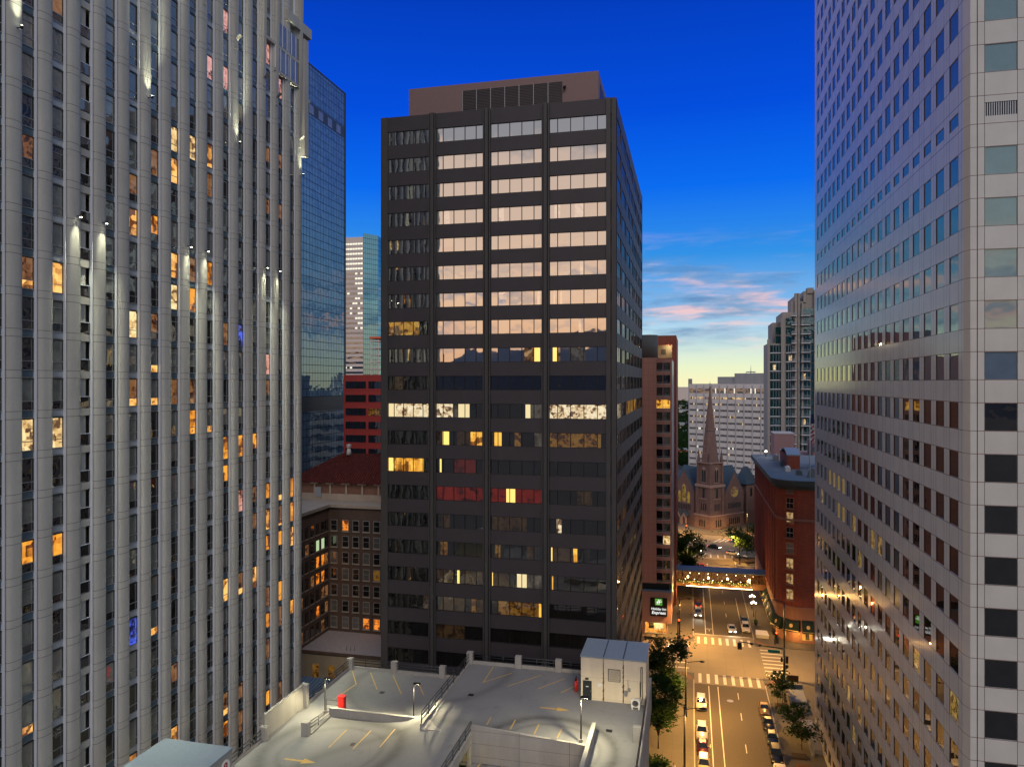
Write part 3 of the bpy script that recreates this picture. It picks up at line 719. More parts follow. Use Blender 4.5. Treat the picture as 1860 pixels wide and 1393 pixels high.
# ================================================================ parking garage
def deckmat(name):
    m, t, o = newmat(name); co = objco(t)
    n1 = noise(t, co, .10, 5, .6); n2 = noise(t, co, 1.4, 5, .65); n3 = noise(t, co, 14, 3)
    s = t.nodes.new('ShaderNodeSeparateXYZ'); t.links.new(co, s.inputs[0])
    v = mth(t, 'MULTIPLY_ADD', n1, .55, .70); v = mth(t, 'MULTIPLY', v, mth(t, 'MULTIPLY_ADD', n2, .22, .89)); v = mth(t, 'MULTIPLY', v, mth(t, 'MULTIPLY_ADD', n3, .12, .94))
    wob = mth(t, 'MULTIPLY_ADD', n1, 1.6, -.8)
    # rubber marks left by turning tyres, two bends of the driving lane
    for cx, cy, R, w, k in ((-13.4, 70.2, 6.5, .8, .55), (-13.4, 70.2, 5.0, .4, .30), (-35.0, 68.0, 7.0, 1.2, .52), (-35.0, 68.0, 5.2, .5, .25), (-31, 86, 9.5, .9, .30), (-24, 60, 13.5, 1.1, .28)):
        dx = mth(t, 'SUBTRACT', s.outputs[0], cx + 23.6); dy = mth(t, 'SUBTRACT', s.outputs[1], cy - 75.0)
        r = mth(t, 'SQRT', mth(t, 'ADD', mth(t, 'MULTIPLY', dx, dx), mth(t, 'MULTIPLY', dy, dy)))
        r = mth(t, 'ADD', r, wob)
        q = mth(t, 'DIVIDE', mth(t, 'SUBTRACT', r, R), w); q = mth(t, 'MULTIPLY', q, q); q = mth(t, 'DIVIDE', 1.0, mth(t, 'ADD', q, 1.0)); q = mth(t, 'POWER', q, 2.0)
        q = mth(t, 'MULTIPLY', q, mth(t, 'MULTIPLY_ADD', n2, 1.0, .4))
        v = mth(t, 'MULTIPLY', v, mth(t, 'SUBTRACT', 1.0, mth(t, 'MULTIPLY', q, k)))
    vo = t.nodes.new('ShaderNodeTexVoronoi'); vo.feature = 'DISTANCE_TO_EDGE'; vo.inputs['Scale'].default_value = .22
    wv_ = t.nodes.new('ShaderNodeVectorMath'); wv_.operation = 'ADD'; nz_ = t.nodes.new('ShaderNodeTexNoise'); nz_.inputs['Scale'].default_value = .8; t.links.new(co, nz_.inputs[0])
    t.links.new(co, wv_.inputs[0]); t.links.new(nz_.outputs[1], wv_.inputs[1]); t.links.new(wv_.outputs[0], vo.inputs[0])
    v = mth(t, 'MULTIPLY', v, mth(t, 'SUBTRACT', 1.0, mth(t, 'MULTIPLY', mth(t, 'LESS_THAN', vo.outputs[0], .005), .14)))
    sp_n = noise(t, co, .55, 2, .5); v = mth(t, 'MULTIPLY', v, mth(t, 'SUBTRACT', 1.0, mth(t, 'MULTIPLY', mth(t, 'GREATER_THAN', sp_n, .70), .10)))
    n = t.nodes.new('ShaderNodeVectorMath'); n.operation = 'SCALE'; n.inputs[0].default_value = (.245, .245, .245); t.links.new(v, n.inputs['Scale'])
    p = t.nodes.new('ShaderNodeBsdfPrincipled'); t.links.new(n.outputs[0], p.inputs['Base Color']); p.inputs['Roughness'].default_value = .8
    t.links.new(bump(t, n3, .15, .01), p.inputs['Normal']); t.links.new(p.outputs[0], o.inputs[0])
deckmat('deck')
stone('parapet', (.34, .325, .30), .8, .25, .5, .35, (('x', 6.5, 0, .03), ('y', 6.5, 0, .03)), .55)
stone('garage_wall', (.40, .375, .33), .8, .3, .4, .5, (('x', 5.0, 2.2, .05), ('z', 1.25, .35, .035)), .45)
pgar = thing('parking_garage', 'pale concrete parking garage with a lamp-lit roof deck and painted bays, in the foreground', 'garage', (-23.6, 75, 0))
GX0, GX1, GY1 = -42.9, -4.8, 88.9
ZA, ZC = 22.9, 25.0
body = MB()
body.box(GX0 + .01, GX1 - .01, 40, GY1 - .01, 0, ZA - 3.2)
body.box(GX0 + .01, -26.7, 40, GY1 - .01, ZA - 3.2, ZA - .1); body.box(-26.7, GX1 - .01, 71.2, GY1 - .01, ZA - 3.2, ZC - .1)
body.box(-9.5, GX1 - .01, 40, 71.2, ZA - 3.2, ZC - .1)
body.build('wall', 'garage_wall', pgar)
dk = MB()
dk.quad((GX0, 75.4, ZA), (-26.7, 75.4, ZA), (-26.7, GY1, ZA), (GX0, GY1, ZA))
def zd(x, y=0):
    t = min(max((x + 34) / 12.8, 0), 1); t = t * t * (3 - 2 * t); a = 23.1 + (ZC - 23.1) * t
    w = min(max((x + 29.8) / 3.6, 0), 1); u = min(max((y - 64) / 11.4, 0), 1); u = u * u * (3 - 2 * u); a = a + (ZC - a) * u * w * w * (3 - 2 * w)
    return a
xs = [GX0] + [-38 + i * 1.05 for i in range(11)] + [-26.7] + [-25.6 + i * 1.1 for i in range(5)]
xs[-1] = -21.2; ysg = [40, 55, 64, 66, 68, 70, 72, 74, 75.4]
gv = [(x, y, zd(x, y)) for y in ysg for x in xs]; nx_ = len(xs)
dk.add(gv, [(r * nx_ + i, r * nx_ + i + 1, (r + 1) * nx_ + i + 1, (r + 1) * nx_ + i) for r in range(len(ysg) - 1) for i in range(nx_ - 1)], 0, True)
dk.quad((-26.7, 75.4, ZC), (-21.2, 75.4, ZC), (-21.2, GY1, ZC), (-26.7, GY1, ZC))
dk.quad((-21.2, 71.2, ZC), (GX1, 71.2, ZC), (GX1, GY1, ZC), (-21.2, GY1, ZC))
dk.quad((-9.5, 40, ZC), (GX1, 40, ZC), (GX1, 71.2, ZC), (-9.5, 71.2, ZC))
dk.quad((-26.6, 40, 22.2), (-9.6, 40, 22.2), (-9.6, 71.1, 22.2), (-26.6, 71.1, 22.2))
dk.build('deck', 'deck', pgar)
FAR = Fac((GX0, GY1), (1, 0))
def parapet(x0, x1, y0, y1, z0, z1, name='parapet', m='parapet'):
    q = MB(); q.box(x0, x1, y0, y1, z0, z1); return q.build(name, m, pgar)
parapet(GX0 - .3, GX0, 76.9, GY1, ZA - 3, ZA + .35); parapet(GX0 - .3, -26.9, GY1, GY1 + .3, ZA - 3, ZA + .35)
parapet(-26.9, -12.0, GY1, GY1 + .3, ZC - 3, ZC + .4); parapet(-27.0, -26.7, 71.8, GY1, 22.2, ZC + .12)
parapet(GX0 - .32, GX0 - .02, 68.9, 76.9, ZA - 3, 25.6); parapet(GX0 - .3, GX0, 40, 68.9, ZA - 3, ZA + .45)
parapet(-38.9, -27.0, 75.2, 75.5, ZA - .4, ZA + 1.15, m='parapet')
# ramp pit
q = MB(); q.hexa(((-21.4, 71.1, 22.2), (-9.6, 71.1, 22.2), (-9.6, 71.4, 22.2), (-21.4, 71.4, 22.2), (-21.4, 71.1, 25.85), (-9.6, 71.1, 25.15), (-9.6, 71.4, 25.15), (-21.4, 71.4, 25.85))); q.build('ramp_wall', 'garage_wall', pgar)
q = MB()
q.box(-21.5, -21.2, 40, 66.8, 22.2, ZC + .18); q.box(-21.5, -21.2, 66.8, 71.4, 24.2, ZC + .18); q.box(-21.5, -21.2, 70.4, 71.1, 22.2, 24.2)
q.build('ramp_wall', 'garage_wall', pgar)
plain('ramp_inside', (.30, .26, .12), .8)
q = MB(); q.box(-24.5, -21.5, 66.8, 70.4, 22.18, 22.2); q.box(-24.6, -24.5, 66.8, 70.4, 22.2, 24.2); q.box(-24.5, -21.5, 66.8, 70.4, 24.2, 24.25); q.build('ramp_opening', 'ramp_inside', pgar)
lamp('POINT', (-23.2, 68.6, 23.9), 60, (1, .8, .25), pgar, .1)
q = MB(); q.hexa(((-9.6, 40, 22.2), (-9.2, 40, 22.2), (-9.2, 74.1, 22.2), (-9.6, 74.1, 22.2), (-9.6, 40, 26.1), (-9.2, 40, 26.1), (-9.2, 74.1, 26.1), (-9.6, 74.1, 26.1))); q.build('parapet', 'parapet', pgar)
for x, y, z in ((-42.9, 88.8, ZA), (-36.9, 89.0, ZA), (-30.4, 89.0, ZA), (-26.8, 89.0, ZC), (-20.6, 89.0, ZC), (-15.6, 89.0, ZC), (-39.2, 70.6, ZA + .2), (-42.9, 77.0, ZA + .3), (-42.9, 68.7, ZA - .1), (-5.1, 73.4, ZC)):
    q = MB(); h = 1.45 if y > 80 or x > -40 else 1.7
    if x == -42.9 and y == 77.0: h = 2.4
    q.box(x - .38, x + .38, y - .32, y + .32, z - .2, z + h); q.build('post', 'parapet', pgar)
def railing(p, q, z0, z1, h=1.05, n=None, base=.35):
    L_ = math.dist(p, q); n = n or max(2, int(L_ / 1.9)); mb = MB()
    P = lambda t, z: (p[0] + (q[0] - p[0]) * t, p[1] + (q[1] - p[1]) * t, z0 + (z1 - z0) * t + z)
    for zz_ in (h, h * .72, base + .12): mb.tube(P(0, zz_), P(1, zz_), .05, n=6)
    for i in range(n + 1): mb.tube(P(i / n, base - .3), P(i / n, h), .045, n=6)
    return mb.build('railing', 'rail_metal', pgar)
railing((GX0 - .15, 77.3), (GX0 - .15, GY1), ZA, ZA, 1.2); railing((GX0, GY1 + .15), (-27, GY1 + .15), ZA, ZA, 1.2)
railing((-26.8, GY1 + .15), (-12, GY1 + .15), ZC, ZC, 1.25); railing((-26.85, 71.9), (-26.85, GY1), ZC, ZC, 1.3)
railing((GX0 - .15, 44), (GX0 - .15, 68.5), ZA, ZA, 1.3); railing((-38.9, 75.3), (-39.2, 70.8), ZA, ZA + .2, 1.15); railing((-21.35, 42), (-21.35, 71.2), ZC, ZC, 1.25)
railing((GX1 + .1, 40), (GX1 + .1, 81.5), ZC, ZC, 1.2)
parapet(GX1, GX1 + .3, 40, GY1, ZC - 3.5, ZC + .3)
rw = MB()
rw.box(-38.9, -38.7, 70.9, 75.2, ZA, ZA + .35); rw.build('kerb', 'parapet', pgar)
# painted bays
mk = MB()
def line(x0, y0, x1, y1, z=None, w=.12):
    dx, dy = x1 - x0, y1 - y0; l = math.hypot(dx, dy); nx, ny = -dy / l * w / 2, dx / l * w / 2
    z0_, z1_ = (z, z) if z is not None else (zd(x0) , zd(x1))
    e = .012
    mk = MB(); mk.quad((x0 - nx, y0 - ny, z0_ + e), (x1 - nx, y1 - ny, z1_ + e), (x1 + nx, y1 + ny, z1_ + e), (x0 + nx, y0 + ny, z0_ + e)); mk.build('bay_line', 'yellow_paint', pgar)
for p, q_, z in (((640, 1218), (647, 1242), ZA), ((647, 1242), (606, 1270), ZA), ((673, 1221), (685, 1252), ZA), ((714, 1226), (729, 1260), ZA), ((760, 1240), (770, 1263), ZA),
                 ((896, 1211), (877, 1240), ZC), ((930, 1222), (880, 1238), ZC), ((983, 1226), (922, 1246), ZC), ((1026, 1232), (976, 1251), ZC), ((1050, 1243), (1018, 1258), ZC),
                 ((892, 1302), (884, 1316), ZC), ((936, 1307), (927, 1324), ZC), ((979, 1315), (970, 1333), ZC), ((1021, 1322), (1012, 1340), ZC)):
    a, b = at(*p, z), at(*q_, z); line(*a, *b, z=z)
for p, q_ in (((630, 1318), (597, 1350)), ((674, 1320), (641, 1353)), ((718, 1323), (690, 1356)), ((763, 1326), (736, 1359)), ((769, 1383), (762, 1393)), ((735, 1390), (728, 1400))):
    a, b = at(*p, 23.5), at(*q_, 23.5); line(*a, *b)
for p in (875, 918, 962, 1007):
    a, b = at(p, 1382, 22.2), at(p - 12, 1400, 22.2); line(*a, *b, z=22.2)
def arrow(px, py, z, s=1.0):
    c = at(px, py, z); P = lambda a, b: (c[0] + a * s, c[1] + b * s, (z if z else zd(c[0] + a)) + .014)
    mk = MB(); mk.add([P(-1.7, .12), P(-1.7, -.14), P(.3, -.16), P(.3, .16)], [(0, 1, 2, 3)]); mk.add([P(.25, -.5), P(1.7, 0), P(.25, .5)], [(0, 1, 2)]); mk.build('arrow_marking', 'yellow_paint', pgar)
arrow(1008, 1287, ZC, .95); arrow(545, 1381, 23.1, 1.0)
wd = MB(); 
for x, y in ((-24, 80), (-8, 75), (-33.5, 70), (-36, 83)):
    q = MB(); z = ZC if x > -26 else zd(x, y) if y < 75 else ZA; q.box(x - .3, x + .3, y - .3, y + .3, z + .002, z + .014); q.build('drain', 'black_metal', pgar)
# stair tower on the roof
st = thing('stair_house', 'cream concrete stair house with blue-grey roof and dark door at the street side deck corner', 'stair house', (-8.3, 84.8, ZC))
stone('cream_wall', (.70, .60, .44), .8, .15, .5, .35, (('z', 2.3, .2, .03),), .7)
plain('roof_blue', (.25, .31, .37), .5, .1)
sx0, sx1, sy0, sy1 = -11.85, -4.75, 81.85, 87.6
q = MB(); q.box(sx0, sx1, sy0, sy1, ZC, 29.7); q.build('wall', 'cream_wall', st)
q = MB(); q.box(sx0 - .08, sx1 + .08, sy0 - .08, sy1 + .08, 29.7, 29.82); q.build('roof', 'roof_blue', st)
FS = Fac((sx0, sy0), (1, 0))
q = MB(); FS.box(q, 2.45, 2.5, ZC, 29.7, .0, .012); FS.box(q, 4.62, 4.68, ZC, 29.7, 0, .012)
FS.box(q, 2.43, 2.52, 29.83, 29.85, -5.6, -.0); FS.box(q, 4.6, 4.7, 29.83, 29.85, -5.6, 0); q.build('joint', 'frame_dark', st)
plain('rust_stain', (.22, .12, .05), .8, var=.5)
q = MB()
for x, n in ((2.48, 9), (4.65, 8)):
    for j in range(n): a = .05 + .07 * rng.random(); z = ZC + .1 + 4.2 * j / n; FS.poly(q, [(x - a, z), (x + a * .8, z - .1), (x + a, z + .35), (x, z + .5)], .004, .008 + j * .0005)
q.build('stain', 'rust_stain', st)
q = MB(); FS.box(q, .22, 1.2, ZC, ZC + 2.1, 0, .05); dr = q.build('door', 'frame_dark', st)
q = MB(); FS.box(q, 1.05, 1.12, ZC + 1.0, ZC + 1.06, .05, .12); q.build('handle', 'steel', dr)
q = MB(); FS.box(q, .55, .85, ZC + 1.42, ZC + 1.52, .05, .055); q.build('notice', 'white_paint', dr)
q = MB(); FS.box(q, .5, .85, ZC + 2.25, ZC + 2.42, 0, .15); q.build('door_light', 'frame_dark', st)
q = MB(); FS.box(q, 1.85, 2.3, ZC + 1.55, ZC + 1.9, 0, .02); q.build('notice_board', 'white_paint', st)
q = MB(); FS.box(q, 3.0, 4.35, ZC + 2.25, ZC + 3.6, 0, .04, 0)
for j in range(11): FS.box(q, 3.06, 4.3, ZC + 2.32 + j * .115, ZC + 2.38 + j * .115, .04, .08, 1)
q.build('louvre', ['frame_dark', 'cream_wall'], st)
q = MB(); FS.box(q, 4.75, 5.1, ZC + .85, ZC + 1.4, 0, .18); q.build('meter_box', 'steel', st)
q = MB(); FS.box(q, 5.15, 5.42, ZC + 1.35, ZC + 1.7, 0, .12); q.build('meter_box', 'steel', st)
q = MB()
for x, za, zb in ((6.55, .9, 4.1), (6.72, .6, 4.1), (6.48, .5, 2.5)): q.tube(FS.p(x, .06, ZC + za), FS.p(x, .06, ZC + zb), .03, n=6)
q.tube(FS.p(6.55, .06, ZC + 4.1), FS.p(6.72, .06, ZC + 4.1), .03, n=6); q.tube(FS.p(6.72, .06, ZC + .6), FS.p(6.5, .06, ZC + .1), .03, n=6); q.tube(FS.p(5.2, .05, ZC + 1.7), FS.p(5.15, .05, ZC + 2.6), .015, n=5)
q.build('pipe', 'black_metal', st)
ac = thing('air_conditioner', 'white air-conditioning unit with round fan between yellow guard posts, beside the stair house', 'air conditioner', (-5.75, 80.7, ZC))
FAc = Fac((-6.25, 80.5), (1, 0))
q = MB(); FAc.box(q, 0, .95, ZC + .25, ZC + 1.05, -.35, 0); FAc.box(q, .05, .2, ZC, ZC + .25, -.3, 0); FAc.box(q, .75, .9, ZC, ZC + .25, -.3, 0); q.build('housing', 'white_paint', ac)
q = MB()
for rr in (.08, .16, .24, .31):
    for i in range(16):
        a, b = 2 * pi * i / 16, 2 * pi * (i + 1) / 16
        q.tube(FAc.p(.45 + rr * cos(a), .02, ZC + .65 + rr * sin(a)), FAc.p(.45 + rr * cos(b), .02, ZC + .65 + rr * sin(b)), .012, n=4)
q.tube(FAc.p(.45, -.02, ZC + .65), FAc.p(.45, .008, ZC + .65), .33, n=20, m=1); q.build('fan', ['steel', 'frame_dark'], ac)
for k, x in enumerate((-6.55, -5.05)):
    q = MB(); q.box(-.06, .06, -.05, .05, 0, 1.25); q.box(-.05, .05, -.04, .9, 1.1, 1.2); o = q.build('guard_post', 'yellow_post', off=(x, 80.15, ZC))
    tag(o, ('yellow guard rail post on the left side of the air conditioner', 'yellow guard rail post on the right side of the air conditioner')[k], 'guard post', 'guard posts by the air conditioner')
ex = thing('fire_standpipe', 'red fire standpipe with a black top on the deck left of the stair house door', 'standpipe', (-12.7, 83.6, ZC))
q = MB(); q.tube((-12.7, 83.6, ZC), (-12.7, 83.6, ZC + 1.25), .14); q.tube((-12.5, 83.6, ZC + .2), (-12.5, 83.6, ZC + 1.5), .1); q.build('pipe', 'red_paint', ex)
q = MB(); q.tube((-12.7, 83.6, ZC + 1.25), (-12.6, 83.6, ZC + 1.8), .12, .05); q.build('valve', 'black_metal', ex)
rb = thing('fire_hose_cabinet', 'bright red fire hose cabinet standing behind the white parapet', 'hose cabinet', (-38.2, 77.0, ZA))
q = MB(); q.box(-38.6, -37.9, 76.7, 77.3, ZA, ZA + 1.75); q.build('cabinet', 'red_paint', rb); q = MB(); q.box(-38.66, -37.84, 76.64, 77.36, ZA + 1.75, ZA + 1.83); q.build('lid', 'red_paint', rb)
q = MB(); q.tube((-38.62, 77, ZA + 1.2), (-40.2, 77.0, ZA + 1.2), .03, n=6); q.tube((-38.62, 77, ZA + .7), (-40.2, 77.0, ZA + .7), .03, n=6); q.tube((-40.2, 77, ZA), (-40.2, 77, ZA + 1.25), .04, n=6); q.build('rail', 'black_metal', rb)
def deck_lamp(x, y, z, h, label, e, arm, tilt=0):
    t = thing('lamp_post', label, 'lamp post', (x, y, z), 'lamp posts on the garage roof')
    q = MB(); q.box(x - .16, x + .16, y - .16, y + .16, z, z + .35); q.build('base', 'parapet', t)
    q = MB(); q.tube((x, y, z + .3), (x, y, z + h), .075, .06, n=10); q.build('pole', 'black_metal', t)
    q = MB(); q.box(x + (.0 if arm > 0 else -.75), x + (.75 if arm > 0 else 0), y - .16, y + .16, z + h, z + h + .12); hd = q.build('lamp_head', 'black_metal', t)
    q = MB(); q.box(x + arm * .45 - .2, x + arm * .45 + .2, y - .12, y + .12, z + h - .02, z + h); q.build('bulb', 'garage_glow', hd)
    lamp('SPOT', (x + arm * .45, y - .5, z + h - .1), e, (1, .87, .52), hd, .12, (radians(tilt), 0, 0), 158, .5)
    return t
deck_lamp(-40.0, 76.3, ZA, 3.9, 'thin black lamp post beside the red hose cabinet, tallest at left', 1500, 1, -28)
deck_lamp(-29.4, 76.3, ZA, 4.3, 'thin black lamp post in front of the diagonal railing in mid-deck', 1900, 1, -24)
deck_lamp(-10.4, 71.9, ZC, 4.4, 'thin black lamp post at the white parapet beside the ramp pit', 1900, 1, 12)
s8 = thing('stair_roof', 'low concrete stair enclosure with a round level sign at the bottom left of the deck', 'stair enclosure', (-42, 53, ZA))
q = MB(); q.box(-46, -39.2, 46, 57.7, 20, 27.85); q.build('wall', 'parapet', s8)
q = MB(); q.box(-46.1, -39.1, 45.9, 57.8, 27.85, 28.0); q.build('roof', 'roof_blue', s8)
F8 = Fac((-39.2, 0), (0, 1))
q = MB(); F8.poly(q, [(56.75 + .62 * cos(2 * pi * i / 24), 26.75 + .62 * sin(2 * pi * i / 24)) for i in range(24)], 0, .04); sg = q.build('sign', 'white_paint', s8)
plain('sign_red', (.35, .015, .02), .5)
text('8', 1.15, 'sign_red', sg, F8, 56.75, .045, 26.34, 'number', weight=.02)
# ================================================================ buildings behind, left
glass('mirror_sky_blue', (.095, .165, .235), .20, tint=(.50, .66, .72), wob=.55, wscale=.22, grid=(('h', 1.42, 0, .13), ('z', 1.95, 0, .13)), gridcol=(.012, .02, .03))  # mirrored sky painted into the pane as a diffuse blue
glass('mirror_teal', (.01, .05, .06), .35, tint=(.45, .75, .85), wob=.3, wscale=.08, grid=(('h', 2.6, 0, .25), ('z', 3.9, 0, .3)), gridcol=(.02, .05, .06))
mg = thing('mirror_glass_tower', 'blue mirror glass tower with a fine dark grid and a dark slot near its top', 'tower', (-110, 160, 0))
q = MB(); q.box(-150, -90.4, 132, 184, 0, 137.5); q.build('curtain_wall', 'mirror_sky_blue', mg)
FM = Fac((-90.4, 132), (0, 1))
q = MB(); FM.box(q, 24, 51.3, 125.5, 128.4, 0, .05)
q.build('slot', 'frame_dark', mg)
for i in range(4):
    q = MB(); FM.box(q, 32.2 + i * 4.8, 34.6 + i * 4.8, 125.7, 127.9, .05, .1); q.build('slot_window', 'apt_curtain', mg)
q = MB(); FM.box(q, 5, 52, 53, 56.5, 0, .05); q.build('slot', 'frame_dark', mg)
q = MB(); FM.box(q, 51.5, 52, 0, 137.7, -.1, .15); FM.box(q, 0, 52, 137.5, 137.8, -.3, .1); q.build('edge_trim', 'frame_dark', mg)
# buildings across the way which the mirror glass shows
def block(name, label, cat, x0, x1, y0, y1, z1, mat, win, FHt, facs, wh=1.7, z0w=3.0, pier=None, wmats=None, roofmat='roof_grey', limit=100, wwid=None):
    t = thing(name, label, cat, ((x0 + x1) / 2, (y0 + y1) / 2, 0))
    q = MB(); q.box(x0, x1, y0, y1, 0, z1); q.build('wall', mat, t)
    q = MB(); q.box(x0 + .4, x1 - .4, y0 + .4, y1 - .4, z1, z1 + .02); q.build('roof', roofmat, t)
    sp_ = []
    for f in facs:
        if f == 'S': F_, L_ = Fac((x0, y0), (1, 0)), x1 - x0
        elif f == 'E': F_, L_ = Fac((x1, y0), (0, 1)), y1 - y0
        else: F_, L_ = Fac((x0, y1), (0, -1)), y1 - y0
        a0, pit, w = win; n = int((L_ - a0) // pit); z = z0w
        while z + wh < z1 - .4:
            for i in range(n + 1):
                a = a0 + i * pit
                if a + w > L_ - .15: w_ = L_ - .15 - a
                else: w_ = w
                if w_ < .4: continue
                mb = MB(); F_.box(mb, a, a + w_, z, z + wh, -.2, .03, 0); ms = [rng.choice(wmats or ['office_low'])]
                c = F_.p(a + w_ / 2, 0, z + wh / 2); sp_.append((*c, w_ * wh, mb, ms))
            z += FHt
    windows(t, sp_, limit=limit)
    return t
stone('roof_grey', (.24, .24, .24), .9, .3, .2, .1)
stone('red_panel', (.42, .055, .050), .6, .15, .3, .15)
stone('striped_conc', (.62, .55, .51), .7, .1)
glass('bg_win', (.02, .022, .025), .22, wob=.3); glass('bg_lit', (.1, .08, .05), .05, emit=(1, .75, .4), es=.8, pattern=(.6, .6, 2)); glass('bg_orange', (.1, .05, .01), .05, emit=(1, .30, .03), es=.9, pattern=(2, 2, .6)); glass('bg_green', (.3, .4, .3), .05, emit=(.6, .8, .45), es=.7)
rb_ = thing('red_office_block', 'red panelled office block with long dark window strips, left of the dark tower', 'office building', (-60, 172, 0))
RX0 = ray(624)[0] / ray(624)[1] * 168; RY = 168.0
q = MB(); q.box(RX0, -38, RY, 178, 0, 61.9); q.build('wall', 'red_panel', rb_)
FRd = Fac((RX0, RY), (1, 0)); sp_ = []
for k in range(9):
    zt = 60.5 - 3.28 * k
    for a, b in ((.55, 5.95), (6.6, 13), (13.6, 19.5)):
        mb = MB(); FRd.box(mb, a, b, zt - 1.95, zt - .2, -.1, .03, 0)
        for j in range(1, 8): x = a + (b - a) * j / 8; FRd.box(mb, x - .03, x + .03, zt - 1.95, zt - .2, .03, .06, 1)
        sp_.append((*FRd.p((a + b) / 2, 0, zt - 1), 8, mb, ['bg_win' if not (k == 2 and a == 6.6) else 'office_dim', 'mullion']))
windows(rb_, sp_)
q = MB(); q.box(RX0 + .02, -38, RY - .06, RY, 58.2, 58.45)
for k in range(9): q.box(RX0 + .02, -38, RY - .05, RY, 60.5 - 3.28 * k - 2.1, 60.5 - 3.28 * k - 2.02)
q.build('ledge', 'red_panel', rb_)
# far striped tower
ft = thing('striped_tower', 'distant high tower of pale bands with a teal glass flank', 'tower', (-110, 520, 0))
D5 = 530.0
def onY(px, Y): dx, dy = ray(px); return dx / dy * Y
x0, x1 = onY(612, D5), onY(659.5, D5); x2 = onY(686, D5 + 12)
ZF = lambda py, d: CAM_H - (py - HY) / F_PX * d
zt = ZF(408, 528)
q = MB(); q.box(x0, x1, D5, D5 + 30, 0, zt); q.build('wall', 'striped_conc', ft)
q = MB(); q.prism([(x1 + .01, D5 + .2), (x2, D5 + 13), (x2 - 3, D5 + 30), (x1 + .01, D5 + 30)], 0, zt + 3, 0); q.build('glass_flank', 'mirror_teal', ft)
FT = Fac((x0, D5), (1, 0)); sp_ = []
for k in range(46):
    z = zt - 6 - 3.82 * k
    if z < 55: break
    mb = MB(); FT.box(mb, 0, x1 - x0 + .05, z, z + 1.6, -.3, .08, 0)
    n = 10
    for j in range(n):
        m = 1 if (k < 6 or j > 6 and rng.random() < .8) and k < 18 or rng.random() < .05 else 0
        if m: FT.box(mb, (x1 - x0) * j / n, (x1 - x0) * (j + .85) / n, z + .1, z + 1.5, .08, .14, 1)
    sp_.append((*FT.p(3, 0, z), 20, mb, ['bg_win', 'bg_pale']))
glass('bg_pale', (.6, .6, .5), .05, emit=(.9, .88, .7), es=.75)
windows(ft, sp_)
cf = thing('tower_frame', 'open concrete construction frame with an orange top edge beside the striped tower', 'construction', (-70, 300, 0))
cx0, cx1 = onY(672, 300), onY(700, 300)
q = MB()
for k in range(7): q.box(cx0, cx1, 300, 312, ZF(612 + 14 * k, 290), ZF(612 + 14 * k, 290) + .35)
for x in (cx0 + .3, (cx0 + cx1) / 2, cx1 - .5):
    for y in (300.2, 311.5): q.box(x, x + .5, y, y + .5, 0, ZF(608, 290))
q.build('frame', 'striped_conc', cf); q = MB(); plain('safety_orange', (.7, .12, .04), .6); q.box(cx0 - .3, cx1, 299.8, 312, ZF(606, 290), ZF(602, 290)); q.build('edge_screen', 'safety_orange', cf)
# brick club with tiled roof
brick('brown_brick', (.135, .083, .058), (.10, .060, .045), (.15, .12, .10), .5, .16)
brick('red_brick_old', (.24, .10, .06), (.19, .08, .05), (.26, .2, .16), .5, .16)
plain('frame_grey', (.34, .33, .31), .6)
stone('limestone', (.42, .36, .29), .8, .25); stone('cream_brick', (.40, .35, .25), .8, .25, .4, .3, (('z', .25, 0, .02),), .8)
def tilemat():
    m, t, o = newmat('clay_tile'); co = objco(t); s = t.nodes.new('ShaderNodeSeparateXYZ'); t.links.new(co, s.inputs[0])
    w = mth(t, 'SINE', mth(t, 'MULTIPLY', s.outputs[0], 2 * pi / .55)); n = noise(t, co, 1.2, 4)
    w2 = t.nodes.new('ShaderNodeTexVoronoi'); w2.inputs['Scale'].default_value = 1.1; t.links.new(co, w2.inputs[0])
    c = ramp(t, w2.outputs['Distance'], [(.0, (.55, .20, .12)), (.12, (.16, .035, .025)), (1, (.10, .022, .018))])
    c = mixc(t, mth(t, 'MULTIPLY_ADD', w, .35, .35, clamp=True), c, (.03, .008, .008))
    p = t.nodes.new('ShaderNodeBsdfPrincipled'); t.links.new(c, p.inputs['Base Color']); p.inputs['Roughness'].default_value = .9; p.inputs['Specular IOR Level'].default_value = .15
    t.links.new(bump(t, w, .8, .08), p.inputs['Normal']); t.links.new(p.outputs[0], o.inputs[0])
tilemat()
cl = thing('brick_club_building', 'brown brick building with white window frames below a red clay tile roof', 'building', (-60, 140, 0))
KX, KY, KZ = -71.0, 137.0, 35.0
q = MB(); q.box(KX - 14, -40, KY, KY + 32, 0, KZ); q.box(KX - 14, KX, 112, KY, 0, KZ); q.build('wall', 'brown_brick', cl)
q = MB(); q.box(KX - 14, -40, KY - .5, KY + 32, KZ, KZ + .6); q.box(KX - 14, KX + .5, 112, KY - .5, KZ, KZ + .6); q.build('parapet', 'limestone', cl)
q = MB(); q.box(-82, -52, KY + 5, KY + 20, KZ + .6, 39.2); pw = q.build('penthouse', 'red_brick_old', cl)
q = MB(); q.box(-82, -51.8, KY + 4.9, KY + 5, KZ + .6, KZ + 1.9)
for i in range(9): q.box(-80.5 + i * 3.6, -80.1 + i * 3.6, KY + 4.75, KY + 5, KZ + 1.9, 38.9); q.box(-81.2 + i * 3.6, -79.4 + i * 3.6, KY + 4.4, KY + 5, 38.9, 39.25)
q.build('trim', 'limestone', cl)
q = MB(); q.box(-76.5, -75.2, KY + 4.7, KY + 5, KZ + 1.2, KZ + 3.2); plain('door_grey', (.30, .34, .38), .5); q.build('door', 'door_grey', cl)
q = MB(); ex0, ex1, ey0, ey1 = -83.2, -50.6, KY + 4, KY + 21.2
rz = 44.6
